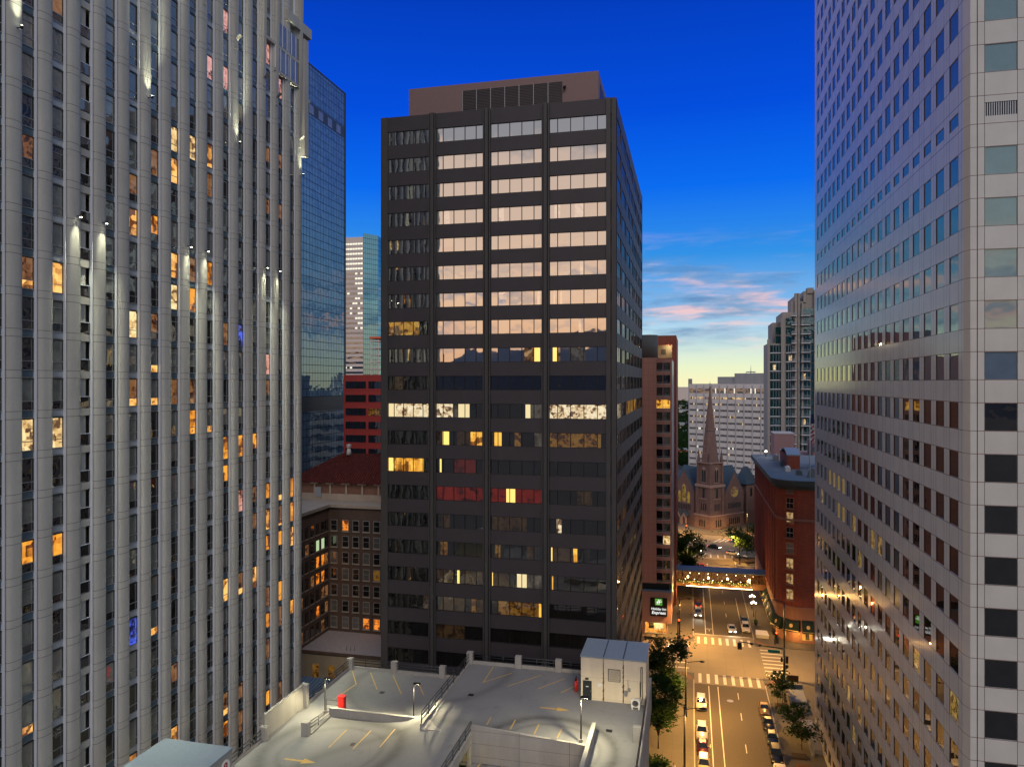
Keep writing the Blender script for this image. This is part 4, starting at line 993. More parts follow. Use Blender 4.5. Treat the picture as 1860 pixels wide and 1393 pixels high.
q.add([(ex0, ey0, 39.25), (ex1, ey0, 39.25), (ex1, ey1, 39.25), (ex0, ey1, 39.25), (ex0 + 9, (ey0 + ey1) / 2, rz), (ex1 - 7, (ey0 + ey1) / 2, rz)],
      [(0, 1, 5, 4), (1, 2, 5), (2, 3, 4, 5), (3, 0, 4), (0, 3, 2, 1)]); rf = q.build('roof', 'clay_tile', cl)
for x in (-72.4, -59.7):
    q = MB(); q.tube((x, 149, rz - .3), (x, 149, rz + 1.2), .6, .35); q.tube((x, 149, rz + 1.2), (x, 149, rz + 1.8), .5, .55); q.tube((x, 149, rz + 1.8), (x, 149, rz + 2.0), .7, .3); q.build('vent', 'white_paint', rf)
FC = Fac((KX, KY), (1, 0)); FD_ = Fac((KX, 112), (0, 1)); sp_ = []
CL = {(0, 1): 'bg_orange', (6, 3): 'bg_orange', (6, 4): 'bg_orange', (3, 4): 'office_dim'}
for k in range(9):
    zt = KZ - 2.6 - 3.22 * k
    for i in range(8):
        a = .6 + 2.25 * i + (.25 if i > 0 else 0); mb = MB(); F_ = FC
        F_.box(mb, a - .12, a + 1.32, zt - 2.12, zt + .12, 0, .06, 1); F_.box(mb, a, a + 1.2, zt - 2, zt, .05, .08, 0); F_.box(mb, a - .2, a + 1.4, zt - 2.3, zt - 2.12, 0, .16, 2); F_.box(mb, a, a + 1.2, zt - .95, zt - .88, .08, .1, 1)
        sp_.append((*F_.p(a, 0, zt - 1), 3, mb, [CL.get((k, i), rng.choice(['apt_dark', 'apt_curtain', 'apt_dark'])), 'frame_grey', 'limestone']))
    for i in range(10):
        a = 24.0 - 2.1 * i - (0 if i else .6); mb = MB(); F_ = FD_
        lit = 'bg_green' if (k == 1 and i in (1, 2)) else ('bg_orange' if (k, i) in ((2, 1), (2, 2), (3, 1), (3, 2), (5, 2), (7, 0), (7, 1), (7, 2), (7, 3), (8, 0), (7, 4)) else rng.choice(['apt_dark', 'apt_dark', 'apt_dimlit']))
        F_.box(mb, a - .1, a + 1.2, zt - 2.1, zt + .1, 0, .05, 1); F_.box(mb, a, a + 1.1, zt - 2, zt, .05, .08, 0); F_.box(mb, a - .2, a + 1.3, zt - 2.3, zt - 2.1, 0, .12, 2)
        sp_.append((*F_.p(a, 0, zt - 1), 2, mb, [lit, 'frame_dark', 'limestone']))
windows(cl, sp_)
q = MB(); q.tube((-56.5, KY - .12, 10), (-56.5, KY - .12, KZ), .1, n=6); q.build('drainpipe', 'black_metal', cl)
lb = thing('low_annex', 'low cream annex with a flat pale roof at the foot of the brick building', 'building', (-58, 131, 0))
q = MB(); q.box(KX + .01, -40, 125.7, KY - .01, 0, 10); q.box(KX - 16, KX, 105, 111.9, 0, 10); q.build('wall', 'cream_brick', lb)
q = MB(); plain('roof_white', (.42, .39, .39), .8, var=.4); q.box(KX + .01, -40, 125.6, KY - .01, 10, 10.15); q.build('roof', 'roof_white', lb)
q = MB(); q.box(KX + .01, -40, 125.45, 125.6, 9.8, 10.3); q.build('parapet', 'brown_brick', lb)
q = MB()
for x in (-62.5, -60.9, -61.7): q.tube((x, 127.5, 10.1), (x + .2, 127.5, 11.2), .05, n=6)
q.tube((-53, 131, 10.1), (-53, 131, 10.9), .25); q.build('vent_pipe', 'steel', lb)
FE = Fac((KX, 125.7), (1, 0)); sp_ = []
for i in range(7):
    a = 2.6 + 3.2 * i; mb = MB(); FE.box(mb, a - .12, a + 1.42, 5.2, 7.95, 0, .05, 1); FE.box(mb, a, a + 1.3, 5.3, 7.8, .05, .08, 0); FE.box(mb, a, a + 1.3, 6.5, 6.6, .08, .1, 1)
    sp_.append((*FE.p(a, 0, 6.5), 3, mb, ['office_dim' if i < 3 else 'apt_dark', 'cream_brick']))
windows(lb, sp_)
bl = thing('metal_canopy', 'blue corrugated metal canopy roof in the alley beside the residential tower', 'canopy', (-57.5, 106, 0))
def corr():
    m, t, o = newmat('corrugated'); co = objco(t); s = t.nodes.new('ShaderNodeSeparateXYZ'); t.links.new(co, s.inputs[0])
    w = mth(t, 'SINE', mth(t, 'MULTIPLY', s.outputs[0], 2 * pi / .6)); p = t.nodes.new('ShaderNodeBsdfPrincipled')
    c = mixc(t, mth(t, 'MULTIPLY_ADD', w, .5, .5), (.09, .14, .19), (.16, .24, .31)); t.links.new(c, p.inputs['Base Color']); p.inputs['Roughness'].default_value = .45; p.inputs['Metallic'].default_value = .4
    t.links.new(bump(t, w, .6, .08), p.inputs['Normal']); t.links.new(p.outputs[0], o.inputs[0])
corr()
q = MB(); q.hexa(((-61.5, 103, 11.8), (-50.6, 103, 11.8), (-50.6, 108.5, 12.6), (-61.5, 108.5, 12.6), (-61.5, 103, 12), (-50.6, 103, 12), (-50.6, 108.5, 12.8), (-61.5, 108.5, 12.8))); q.build('roof', 'corrugated', bl)
q = MB(); 
for x in (-61, -56, -51): q.box(x, x + .3, 103.2, 103.5, 0, 11.8); q.box(x, x + .3, 108, 108.3, 0, 12.5)
q.box(-61, -51, 108, 108.2, 0, 12.4); q.build('frame', 'frame_dark', bl)

# ================================================================ hotel at the crossing
stone('pink_panel', (.58, .28, .21), .6, .15, .3, .2, (('x', 1.2, .1, .04), ('z', 1.47, .0, .04)), .62)
stone('pink_panel_low', (.45, .24, .20), .6, .12, .3, .15, (('x', .9, .1, .03), ('z', .9, .1, .03)), .75)
brick('hotel_red', (.36, .095, .055), (.30, .08, .05), (.2, .09, .06), .4, .13)
glass('hotel_win', (.075, .065, .045), .12, wob=.2, varinner=.3); glass('hotel_black', (.006, .006, .006), .12)
plain('sill_white', (.55, .52, .48), .5)
HY0 = 180.0
ho = thing('hotel', 'pink panelled hotel with stacked bay windows, black sign and lit street front', 'hotel', (-10, HY0, 0))
hz = lambda py, Y=178.0: CAM_H - (py - HY) / F_PX * Y
hx = lambda px, Y=HY0: onY(px, Y)
xw0, xw1 = hx(1191.5), hx(1217.5)
q = MB(); q.box(-26, xw0, HY0, 215, 12.3, hz(650)); q.box(xw0, xw1 + .35, HY0 + .25, 215, 12.3, hz(652)); q.build('wall', 'pink_panel', ho)
q = MB(); q.box(-26, xw1 - .2, HY0 + .5, 215, 10.6, 12.3); q.build('recess', 'frame_dark', ho)
q = MB(); q.box(-26, -4.45, HY0 - 1.2, 214, 3.3, 10.6); q.build('lower_block', 'pink_panel_low', ho)
q = MB(); q.box(-26, -4.45, HY0 - 1.2, 214, 10.6, 10.7); q.build('lower_roof', 'roof_grey', ho)
q = MB(); q.box(-26, -5.6, HY0 + .6, 214, 0.14, 3.3); q.build('street_wall', 'street_wall', ho) if False else q.build('street_wall', 'pink_panel_low', ho)
sp_ = []
FH_ = Fac((xw0, HY0 + .25), (1, 0)); wv = xw1 - xw0
for k in range(18):
    zt = hz(659 + 22.25 * k); zb = zt - 2.0
    if zb < 12.4: break
    mb = MB(); n = 8
    m1 = 'office_amber' if k == 3 else rng.choice(['hotel_win', 'hotel_win', 'hotel_black']); m2 = 'office_amber' if k == 3 else rng.choice(['hotel_win', 'hotel_win', 'hotel_black'])
    if k in (6,): m2 = 'apt_blind'
    if k == 14: m2 = 'apt_pale'
    bow = lambda u: .35 * (1 - (2 * u - 1) ** 2) + .05
    for j in range(n):
        u0, u1 = j / n, (j + 1) / n
        P = lambda u, z, e=0: FH_.p(u * wv, bow(u) + e, z)
        mb.quad(P(u0, zb), P(u1, zb), P(u1, zt), P(u0, zt), 0 if j < n // 2 else 1)
        mb.hexa((P(u0, zb - .14, .06), P(u1, zb - .14, .06), P(u1, zb - .14, -.4), P(u0, zb - .14, -.4), P(u0, zb, .06), P(u1, zb, .06), P(u1, zb, -.4), P(u0, zb, -.4)), 2)
        mb.hexa((P(u0, zb + .25, .03), P(u1, zb + .25, .03), P(u1, zb + .25, -.02), P(u0, zb + .25, -.02), P(u0, zb + .31, .03), P(u1, zb + .31, .03), P(u1, zb + .31, -.02), P(u0, zb + .31, -.02)), 2)
    for u in (.0, .47, .98): mb.hexa([FH_.p(u * wv + a, bow(min(u + .01, 1)) + d, z) for z in (zb, zt) for a, d in ((0, .05), (.13, .05), (.13, -.02), (0, -.02))], 3)
    # spandrel between floors
    for j in range(n):
        u0, u1 = j / n, (j + 1) / n; P = lambda u, z, e=0: FH_.p(u * wv, bow(u) + e, z)
        mb.quad(P(u0, zt, .04), P(u1, zt, .04), P(u1, zt + .80, .04), P(u0, zt + .80, .04), 4)
    sp_.append((*FH_.p(.5, 0, zt), 6, mb, [m1, m2, 'sill_white', 'pink_panel', 'pink_panel']))
windows(ho, sp_)
plain('flank_metal', (.30, .36, .44), .3, .5)
q = MB(); q.box(xw1 + .351, -4.55, HY0 + 2.5, 213, 8, hz(655)); q.build('glass_flank', 'flank_metal', ho)
tk = MB(); tk.tube((hx(1176, 186), 189.2, hz(652)), (hx(1176, 186), 189.2, hz(608, 184)), 2.4, n=28); plain('tank_grey', (.10, .105, .10), .7); tko = tk.build('rooftop_tank', 'tank_grey', ho)
q = MB(); SX0, SX1 = hx(1186, 203), hx(1229.0, 203)
SX1 = -3.85; zs_ = hz(609, 200)
q.box(SX0 - 3, SX1, 205, 232, zs_ - 2.5, zs_); q.box(SX1 - 1.1, SX1, 205, 232, 0, zs_ - 2.5); q.box(SX0 - 3, SX1 - 1.1, 208, 232, 0, zs_ - 2.5); q.build('rear_slab', 'hotel_red', ho)
q = MB(); q.box(SX0, SX1 - 1.1, 207.9, 208, zs_ - 6, zs_ - 2.5); plain('alcove', (.5, .45, .30), .7); al = q.build('alcove', 'alcove', ho)
q = MB(); q.box(SX0 + 2, SX1 - 2.8, 207.8, 207.9, zs_ - 5, zs_ - 3.6); q.build('window', 'apt_blind', al)
lamp('POINT', (SX1 - 1.8, 206.2, zs_ - 3.0), 130, (1, .85, .5), al, .2)
# sign
FSg = Fac((-26, HY0 - 1.2), (1, 0))
sgx0, sgx1 = hx(1181.5, 178.8) + 26, hx(1212, 178.8) + 26
sz0, sz1 = hz(1116, 176.5), hz(1083, 176.5)
plain('sign_black', (.006, .006, .006), .3, var=0); glow('sign_white', (.9, .9, .86), 1.0); glow('sign_green', (.07, .24, .02), 1.0)
q = MB(); FSg.box(q, sgx0, sgx1, sz0, sz1, 0, .2); sg = q.build('sign', 'sign_black', ho)
cxs = (sgx0 + sgx1) / 2
q = MB(); FSg.box(q, cxs - .88, cxs + .82, sz1 - 1.75, sz1 - .18, .2, .24); q.build('emblem', 'sign_green', sg)
q = MB()
def stroke(pts, w=.17):
    for (a, b), (c, d) in zip(pts, pts[1:]):
        dx, dy = c - a, d - b; l = math.hypot(dx, dy); nx, ny = -dy / l * w / 2, dx / l * w / 2
        FSg.poly(q, [(cxs + a - nx, sz1 + b - ny), (cxs + c - nx, sz1 + d - ny), (cxs + c + nx, sz1 + d + ny), (cxs + a + nx, sz1 + b + ny)], .24, .27)
stroke([(-.42, -1.55), (-.30, -1.1), (-.02, -.38)]); stroke([(.02, -1.55), (.10, -1.0), (.34, -.42)]); stroke([(-.62, -.98), (-.2, -.92), (.3, -.98), (.75, -.82)], .12)
q.build('emblem_letter', 'sign_white', sg)
text('Holiday Inn', .82, 'sign_white', sg, FSg, cxs - .05, .23, sz0 + 1.45, 'lettering', .18, xs=.92, weight=.008)
text('Express', 1.02, 'sign_white', sg, FSg, cxs - .05, .23, sz0 + .5, 'lettering', .18, xs=1.02, weight=.014)
# lit shop front
q = MB(); FSh = Fac((-26, HY0 + .59), (1, 0)); a0 = hx(1172) + 26; a1 = 20.2
glow('shop_light', (1, .62, .16), .9); glass('shop_glass', (.25, .15, .05), .06, emit=(1, .50, .10), es=.75, pattern=(1, 1, .6), pscale=.7)
FSh.box(q, a0, a1, .5, 3.1, 0, .1); sh = q.build('shop_window', 'shop_glass', ho)
q = MB(); FSh.box(q, a0 + 2.3, a0 + 4.1, 1.2, 3.0, .1, .14); q.build('lit_panel', 'apt_pale', sh)
q = MB(); FSh.box(q, a0 + .8, a0 + 2.0, 1.4, 3.0, .1, .14); q.build('dark_panel', 'apt_dark', sh)
q = MB(); FSh.box(q, a0 - .1, a1, .3, .5, .0, .5)
for a in (a0 - .1, a0 + 2.1, a0 + 4.3, a1 - .1): FSh.box(q, a, a + .08, .5, 3.2, .1, .2)
q.build('frame', 'sill_white', sh)
lamp('POINT', (-8.6, HY0 - .4, 2.9), 500, WARM, ho, .3)
q = MB(); q.box(-10.6, -8.2, 176.5, 177.3, .14, .75); q.build('planter', 'frame_dark', off=(-9.4, 176.9, .14)) if False else None
o = q.build('planter', 'frame_dark', off=(-9.4, 176.9, .14)); tag(o, 'long dark planter box on the pavement below the hotel window', 'planter')

# ================================================================ white office block
stone('white_panel', (.66, .64, .63), .6, .08, .2, .08); stone('grey_box', (.30, .31, .33), .7, .2)
wo_ = thing('white_office_block', 'white gridded office block behind the church spire', 'office building', (40, 430, 0))
A = ray(1251.5); B = ray(1398); dA, dB = 462.0, 424.0
pA = (A[0] * dA, A[1] * dA); pB = (B[0] * dB, B[1] * dB)
FW = Fac(pA, (pB[0] - pA[0], pB[1] - pA[1])); LW = math.dist(pA, pB)
q = MB(); FW.box(q, 0, LW, 0, 59.2, -26, 0); q.build('wall', 'white_panel', wo_)
q = MB(); FW.box(q, .5, LW - .5, 59.2, 59.3, -25.5, -.5); q.build('roof', 'roof_grey', wo_)
q = MB(); FW.box(q, 14, 26, 59.3, 63.6, -20, -10); FW.box(q, 26, LW, 59.3, 65.6, -24, -9); pn = q.build('penthouse', 'grey_box', wo_)
q = MB(); P = FW.p(34, -14, 65.6); q.tube(P, (P[0], P[1], 70.5), .3, .06, n=6); q.tube(FW.p(31.5, -14, 66.4), FW.p(37, -14, 66.4), .35, n=6); 
P = FW.p(31, -14, 65.6); q.tube(P, (P[0], P[1], 66.8), .2, n=6); P = FW.p(36, -14, 65.6); q.tube(P, (P[0], P[1], 66.8), .2, n=6); q.build('antenna', 'steel', pn)
nbay = 10; bwd = LW / nbay; sp_ = []
plain('rib_grey', (.42, .43, .45), .5)
q = MB()
for i in range(nbay + 1): FW.box(q, i * bwd - .22, i * bwd + .22, 0, 58.6, 0, .35)
q.build('rib', 'rib_grey', wo_)
for r_ in range(15):
    zt = 56.6 - (0 if r_ == 0 else 5.4 + 3.72 * (r_ - 1)); zh = 2.9 if r_ == 0 else 1.15
    for i in range(nbay):
        mb = MB(); a, b = i * bwd + .45, (i + 1) * bwd - .45
        for j in range(5):
            x0_, x1_ = a + (b - a) * j / 5 + .1, a + (b - a) * (j + 1) / 5 - .1
            lit = rng.random() < (.12 if r_ != 1 else .45) and not (i > 2 and r_ > 4 and rng.random() < .7)
            FW.box(mb, x0_, x1_, zt - zh, zt, -.2, .06, 1 if lit else 0)
        sp_.append((*FW.p(a, 0, zt), (b - a) * zh, mb, ['bg_win', 'bg_lit' if r_ % 3 else 'bg_pale']))
windows(wo_, sp_)
# ================================================================ teal glass flats
glass('condo_teal', (.01, .05, .055), .14, tint=(.6, .9, .95), wob=.4, varinner=.8); stone('condo_stone', (.30, .275, .25), .7, .15)
ct = thing('glass_condo_tower', 'stepped tower of teal glass flats with balconies and stone piers', 'tower', (110, 330, 0))
CY = 330.0; cX = lambda px: onY(px, CY); cZ = lambda py: ZF(py, 335)
parts_ = [(1396, 1421, 628), (1405, 1424, 592), (1421, 1447, 576), (1444.5, 1452, 548), (1452, 1462, 558), (1460, 1500, 541)]
q = MB()
for i, (a, b, t_) in enumerate(parts_):
    q.box(cX(a), cX(b) + .0, CY + .3 * (i % 2) + (0 if i != 1 else 4), CY + 22 + i, 0, cZ(t_))
q.build('core', 'condo_stone', ct)
q = MB()
for px, w, top in ((1396, 1.0, 622), (1421.5, 1.4, 586), (1446, 1.3, 545), (1450, .9, 545), (1457, .6, 560), (1480, .8, 540)): q.box(cX(px) - w / 2, cX(px) + w / 2, CY - 1.0, CY + 1, 0, cZ(top))
q.box(cX(1459), cX(1464), CY - .5, CY + 4, cZ(560), cZ(548)); q.box(cX(1466), cX(1478), CY - .3, CY + 4, cZ(545), cZ(536)); q.box(cX(1437), cX(1442), CY, CY + 3, cZ(576), cZ(558)); q.build('pier', 'condo_stone', ct)
sp_ = []; FCt = Fac((cX(1396), CY), (1, 0)); c0 = cX(1396)
for k in range(24):
    zb = cZ(644 + 15.35 * k) ; h = 3.05
    for a, b, lim in ((1399, 1420, 628), (1428, 1444, 590), (1453, 1479, 575), (1480, 1492, 575)):
        for up in (0,):
            mb = MB(); FCt.box(mb, cX(a) - c0, cX(b) - c0, zb, zb + h, -.2, .35, 0)
            n = 4
            for j in range(1, n): x = cX(a) + (cX(b) - cX(a)) * j / n - c0; FCt.box(mb, x - .08, x + .08, zb, zb + h, .35, .45, 1)
            if rng.random() < .13: FCt.box(mb, cX(a) - c0 + 1, cX(a) - c0 + 2.2, zb + .3, zb + 2.6, .35, .42, 2)
            sp_.append((*FCt.p(3, 0, zb), 12, mb, ['condo_teal', 'steel', 'bg_lit']))
for k in range(1, 5):
    zb = cZ(644 - 15.35 * k)
    for a, b, lim in ((1409, 1420, 600), (1428, 1443, 580), (1454, 1478, 560)):
        if cZ(lim) < zb + 2: continue
        mb = MB(); FCt.box(mb, cX(a) - c0, cX(b) - c0, zb, zb + 3, -.2, .35 if a != 1409 else .1, 0); sp_.append((*FCt.p(3, 0, zb), 8, mb, ['condo_teal']))
windows(ct, sp_)
for k in range(-4, 14):
    zb = cZ(644 + 15.35 * k)
    for a, b in ((1437, 1446), (1454, 1471)):
        q = MB(); FCt.box(q, cX(a) - c0, cX(b) - c0, zb - .25, zb, .0, 2.2, 0); FCt.box(q, cX(a) - c0, cX(b) - c0, zb + 1.05, zb + 1.15, 2.1, 2.2, 1)
        for j in range(12): x = cX(a) + (cX(b) - cX(a)) * j / 11 - c0; FCt.box(q, x - .04, x + .04, zb, zb + 1.05, 2.12, 2.18, 1)
        q.build('balcony', ['fin_white', 'steel'], ct)
for k in range(16):
    q = MB(); zb = cZ(644 + 15.35 * k); FCt.box(q, .3, cX(1420) - c0, zb - .3, zb, .3, .5)
    FCt.box(q, cX(1427) - c0, cX(1446) - c0, zb - .3, zb, .3, .5); q.build('slab_edge', 'fin_white', ct)
# low mauve block
mv = thing('mauve_block', 'plain mauve windowless tower block rising behind the red corner building', 'building', (70, 300, 0))
stone('mauve', (.26, .155, .165), .7, .15, .3, .2, (('x', 2.2, 0, .04),), .8)
ma, mb_ = onY(1406, 290), onY(1443, 290); zz_ = ZF(779, 290 * 1.05)
q = MB(); q.box(ma, mb_, 290, 302, 0, zz_); q.build('wall', 'mauve', mv); q = MB(); q.box(ma - .1, mb_ + .1, 289.9, 302.1, zz_, zz_ + .3); q.build('roof', 'roof_white', mv)
q = MB(); q.box(onY(1447, 290), onY(1500, 290), 289, 310, 0, ZF(815, 300)); q.box(onY(1474, 290), onY(1500, 290), 285, 300, 0, ZF(790, 300)); q.build('low_wing', 'mauve', mv)
q = MB(); q.box(onY(1453, 288), onY(1464, 288), 288.6, 289, ZF(828, 298), ZF(815, 298)); q.build('lit_terrace', 'bg_orange', mv)
# ================================================================ red corner building
brick('red_sandstone', (.36, .085, .045), (.30, .068, .038), (.22, .06, .04), .9, .32, var=.35)
stone('red_stone_base', (.34, .17, .12), .8, .2, .4, .2, (('z', .55, 0, .03),), .7); stone('cornice_green', (.06, .075, .075), .6, .2); stone('roof_flat', (.15, .175, .19), .8, .4, .4, .1)
plain('awning_green', (.003, .022, .016), .75, var=.3); plain('gold', (.7, .5, .2), .5)
glass('sash_window', (.20, .21, .20), .16, wob=.3, varinner=.8); glass('sash_lit', (.2, .15, .08), .06, emit=(.8, .55, .25), es=.5, pattern=(3, 3, .4))
bp = thing('red_corner_building', 'red sandstone corner building with rounded corner, dark cornice and green awnings', 'building', (30, 190, 0))
BX, BY, R_ = 19.7, 182.0, 5.0
def outline(e=0.0, back=245):
    pts = [(BX - e, back), (BX - e, BY + R_)]
    pts += [(BX + R_ - (R_ + e) * cos(radians(a)), BY + R_ - (R_ + e) * sin(radians(a))) for a in range(0, 91, 10)][1:]
    pts += [(58, BY - e), (58, back)]
    return pts
q = MB(); q.prism(outline(0), 8.2, 36.2, 0); q.sm = [False] * len(q.f); q.build('wall', 'red_sandstone', bp)
q = MB(); q.prism(outline(.06), 0, 7.9, 0); q.build('base', 'red_stone_base', bp)
q = MB(); q.prism(outline(.35), 7.9, 8.3, 0); q.build('string_course', 'red_stone_base', bp); q = MB(); q.prism(outline(.25), 28.0, 28.5, 0); q.build('string_course', 'red_stone_base', bp)
q = MB(); q.prism(outline(.5), 35.3, 36.2, 0); q.prism(outline(1.3), 36.2, 37.5, 0, top=1); q.build('cornice', ['cornice_green', 'roof_flat'], bp)
q = MB(); q.prism(outline(-.3), 37.5, 37.52, 0); q.build('roof', 'roof_flat', bp)
FBL = Fac((BX, 245), (0, -1)); FBF = Fac((BX + R_, BY), (1, 0))
for i in range(15):
    a = 1.0 + i * 3.9; q = MB(); FBL.box(q, a, a + 1.3, 8.3, 27.9, 0, .4); FBL.box(q, a, a + 1.3, 28.6, 35.2, 0, .3); q.build('pilaster', 'red_sandstone', bp)
sp_ = []
for k in range(8):
    zb = 9.9 + 3.57 * k - (0 if k < 6 else .3)
    for x in (22.2, 28.3, 32.0, 35.7, 40):
        mb = MB(); a = x - BX - R_; w = 1.45
        if x < BX + R_: F_ = Fac((21.6, BY + .95), (1, -.43)); a = .05; 
        else: F_ = FBF
        F_.box(mb, a - .15, a + w + .15, zb - .2, zb + 2.35, -.3, .05, 1); F_.box(mb, a, a + w / 2 - .06, zb, zb + 2.2, .05, .08, 0); F_.box(mb, a + w / 2 + .06, a + w, zb, zb + 2.2, .05, .08, 0); F_.box(mb, a, a + w, zb + 1.05, zb + 1.13, .08, .1, 2)
        F_.box(mb, a - .3, a + w + .3, zb - .45, zb - .2, 0, .22, 1)
        sp_.append((x, BY, zb + 1, 4, mb, [rng.choice(['sash_window', 'sash_window', 'sash_lit', 'hotel_black']) if k > 2 else 'sash_lit', 'red_stone_base', 'white_paint']))
    for i in range(15):
        a = 2.6 + i * 3.9 if i < 14 else None
        if a is None: continue
        mb = MB(); FBL.box(mb, a, a + 1.5, zb, zb + 2.3, -.2, .03, 0); sp_.append((*FBL.p(a, 0, zb), .6, mb, ['sash_window']))
windows(bp, sp_)
q = MB(); q.box(33, 44, 196, 214, 37.5, 42.0); q.box(24.5, 27.5, 205, 222, 37.5, 41.0); pb = q.build('rooftop_block', 'red_sandstone', bp)
q = MB(); q.box(32.8, 44.2, 195.8, 214.2, 42.0, 42.3)
for i in range(6):
    t = i / 5; q.hexa(((24.3, 205 + t * 14, 41 + 1.2 * sin(pi * t) ), (27.7, 205 + t * 14, 41 + 1.2 * sin(pi * t)), (27.7, 207.8 + t * 14, 41 + 1.2 * sin(pi * min(t + .2, 1))), (24.3, 207.8 + t * 14, 41 + 1.2 * sin(pi * min(t + .2, 1))),
                      (24.3, 205 + t * 14, 41.3 + 1.2 * sin(pi * t)), (27.7, 205 + t * 14, 41.3 + 1.2 * sin(pi * t)), (27.7, 207.8 + t * 14, 41.3 + 1.2 * sin(pi * min(t + .2, 1))), (24.3, 207.8 + t * 14, 41.3 + 1.2 * sin(pi * min(t + .2, 1)))))
q.build('block_roof', 'roof_blue', pb)
q = MB(); Fb = Fac((33, 196), (1, 0))
for a in (1.0, 5.2, 9.0): Fb.box(q, a, a + (1.6 if a == 1.0 else .9), 38.3 + (.5 if a > 2 else 0), 40.4, 0, .05)
q.build('opening', 'frame_dark', pb)
for k, (x, y, w, d, h) in enumerate(((27.2, 188.5, 2.6, 1.8, 1.9), (30.4, 188.2, 1.2, 1.6, 1.5), (31.8, 188.6, 1.6, 1.6, 1.7), (33.6, 189, 1.2, 1.2, 1.2), (25.0, 192, 1.3, 1.8, 1.0), (23.3, 199, 1.2, 2.5, 1.1), (35, 187.5, 7, 1.4, 1.3), (30.5, 203, 2.2, 2, 5.6), (36, 200, 2.4, 2, 6), (23, 225, 1.5, 3, 1.6), (23.6, 212, 1.0, 3, 1.3))):
    q = MB(); q.box(x, x + w, y, y + d, 37.5 if h < 5 else 42.3, 37.5 + h if h < 5 else 38.0 + h); q.tube((x + w / 2, y + d / 2, 37.5 + h - (.0 if h < 5 else -.5)), (x + w / 2, y + d / 2, 37.8 + h + (0 if h < 5 else .5)), min(w, d) * .35, n=10); q.build('roof_unit', ['steel', 'roof_flat', 'white_paint'][k % 3], bp)
q = MB(); q.tube((22.0, 236, 37.6), (22, 236, 39.2), .12, n=6); fl = q.build('roof_floodlight_post', 'black_metal', bp); q = MB(); q.ball((22, 236, 39.3), .3); q.build('bulb', 'globe_glow', fl)
# awnings along the pavement
def awning(F_, a0, a1, lit=True):
    q = MB(); P = F_.p
    A = [P(a0, 0, 5.4), P(a1, 0, 5.4), P(a1, .75, 5.0), P(a0, .75, 5.0), P(a0, 1.5, 3.1), P(a1, 1.5, 3.1), P(a0, 1.5, 2.75), P(a1, 1.5, 2.75), P(a0, 0, 2.75), P(a1, 0, 2.75)]
    q.add(A, [(0, 3, 2, 1), (3, 4, 5, 2), (4, 6, 7, 5), (0, 8, 6, 4, 3), (1, 2, 5, 7, 9)]); 
    aw = q.build('awning', 'awning_green', bp)
    q = MB(); F_.box(q, a0, a1, 3.0, 3.12, 1.5, 1.54); m = (a0 + a1) / 2
    q.add([P(m + .35 * cos(2 * pi * i / 14), 1.18 - .0 + .1, 4.0 + .0) if False else P(m + .4 * cos(2 * pi * i / 14), 1.16 - .16 * sin(2 * pi * i / 14), 4.08 + .4 * sin(2 * pi * i / 14)) for i in range(14)], [tuple(range(14))])
    q.build('emblem', 'gold', aw)
for i in range(7): awning(FBL, 245 - BY - R_ - 5.2 - 5.6 * i, 245 - BY - R_ - .4 - 5.6 * i)
cp = [(BX + R_ - R_ * cos(radians(a)), BY + R_ - R_ * sin(radians(a))) for a in (4, 46, 88)]
awning(Fac(cp[0], (cp[1][0] - cp[0][0], cp[1][1] - cp[0][1])), 0, math.dist(cp[0], cp[1])); awning(Fac(cp[1], (cp[2][0] - cp[1][0], cp[2][1] - cp[1][1])), 0, math.dist(cp[1], cp[2]))
awning(FBF, .15, 2.6); awning(FBF, 4.4, 9.4)
q = MB(); Fk = Fac((cp[1][0] - .05, cp[1][1] - .05), (cp[2][0] - cp[1][0], cp[2][1] - cp[1][1])); LK = math.dist(cp[1], cp[2])
Fk.box(q, .2, LK - .1, .8, 2.7, -.2, .12, 0); FBF.box(q, .2, 2.5, .8, 2.7, -.2, .12, 0)
FBF.box(q, .9, 1.7, .9, 2.3, .12, .16, 1); q.build('shop_window', ['shop_glass', 'office_dim'], bp)
q = MB(); FBF.box(q, 4.7, 9.0, .14, 2.7, 0, .1); q.build('dark_entrance', 'frame_dark', bp)
lamp('POINT', (23.5, 180.6, 2.4), 260, WARM, bp, .2); lamp('POINT', (18.3, 186, 2.6), 200, WARM, bp, .2)
fp = thing('flagpole', 'tall white flagpole with a hanging striped flag on the roof of the red corner building', 'flagpole', (28.4, 187, 37.5))
fx_, fy_ = 27.3, 187.0
q = MB(); q.tube((fx_, fy_, 37.5), (fx_, fy_, 53.5), .17, .09, n=8); q.tube((fx_, fy_, 40), (fx_ - 1.1, fy_, 37.5), .04, n=5); q.build('pole', 'white_paint', fp)
plain('flag_red', (.45, .03, .04), .8); plain('flag_blue', (.02, .035, .14), .8); plain('flag_white', (.7, .68, .68), .8)
q = MB(); n = 13
for j in range(26):
    z0_, z1_ = 52.6 - j * .26, 52.6 - (j + 1) * .26
    for i in range(3):
        f = lambda i, z: (fx_ + .14 + i * .27 + .1 * sin(z * 2.2 + i), fy_ + .12 * sin(i * 2.1 + z * 1.3), z)
        q.quad(f(i, z1_), f(i + 1, z1_), f(i + 1, z0_), f(i, z0_), 1 if j < 9 else (0 if (j + i) % 4 < 2 else 2))
q.build('flag', ['flag_red', 'flag_blue', 'flag_white'], fp)
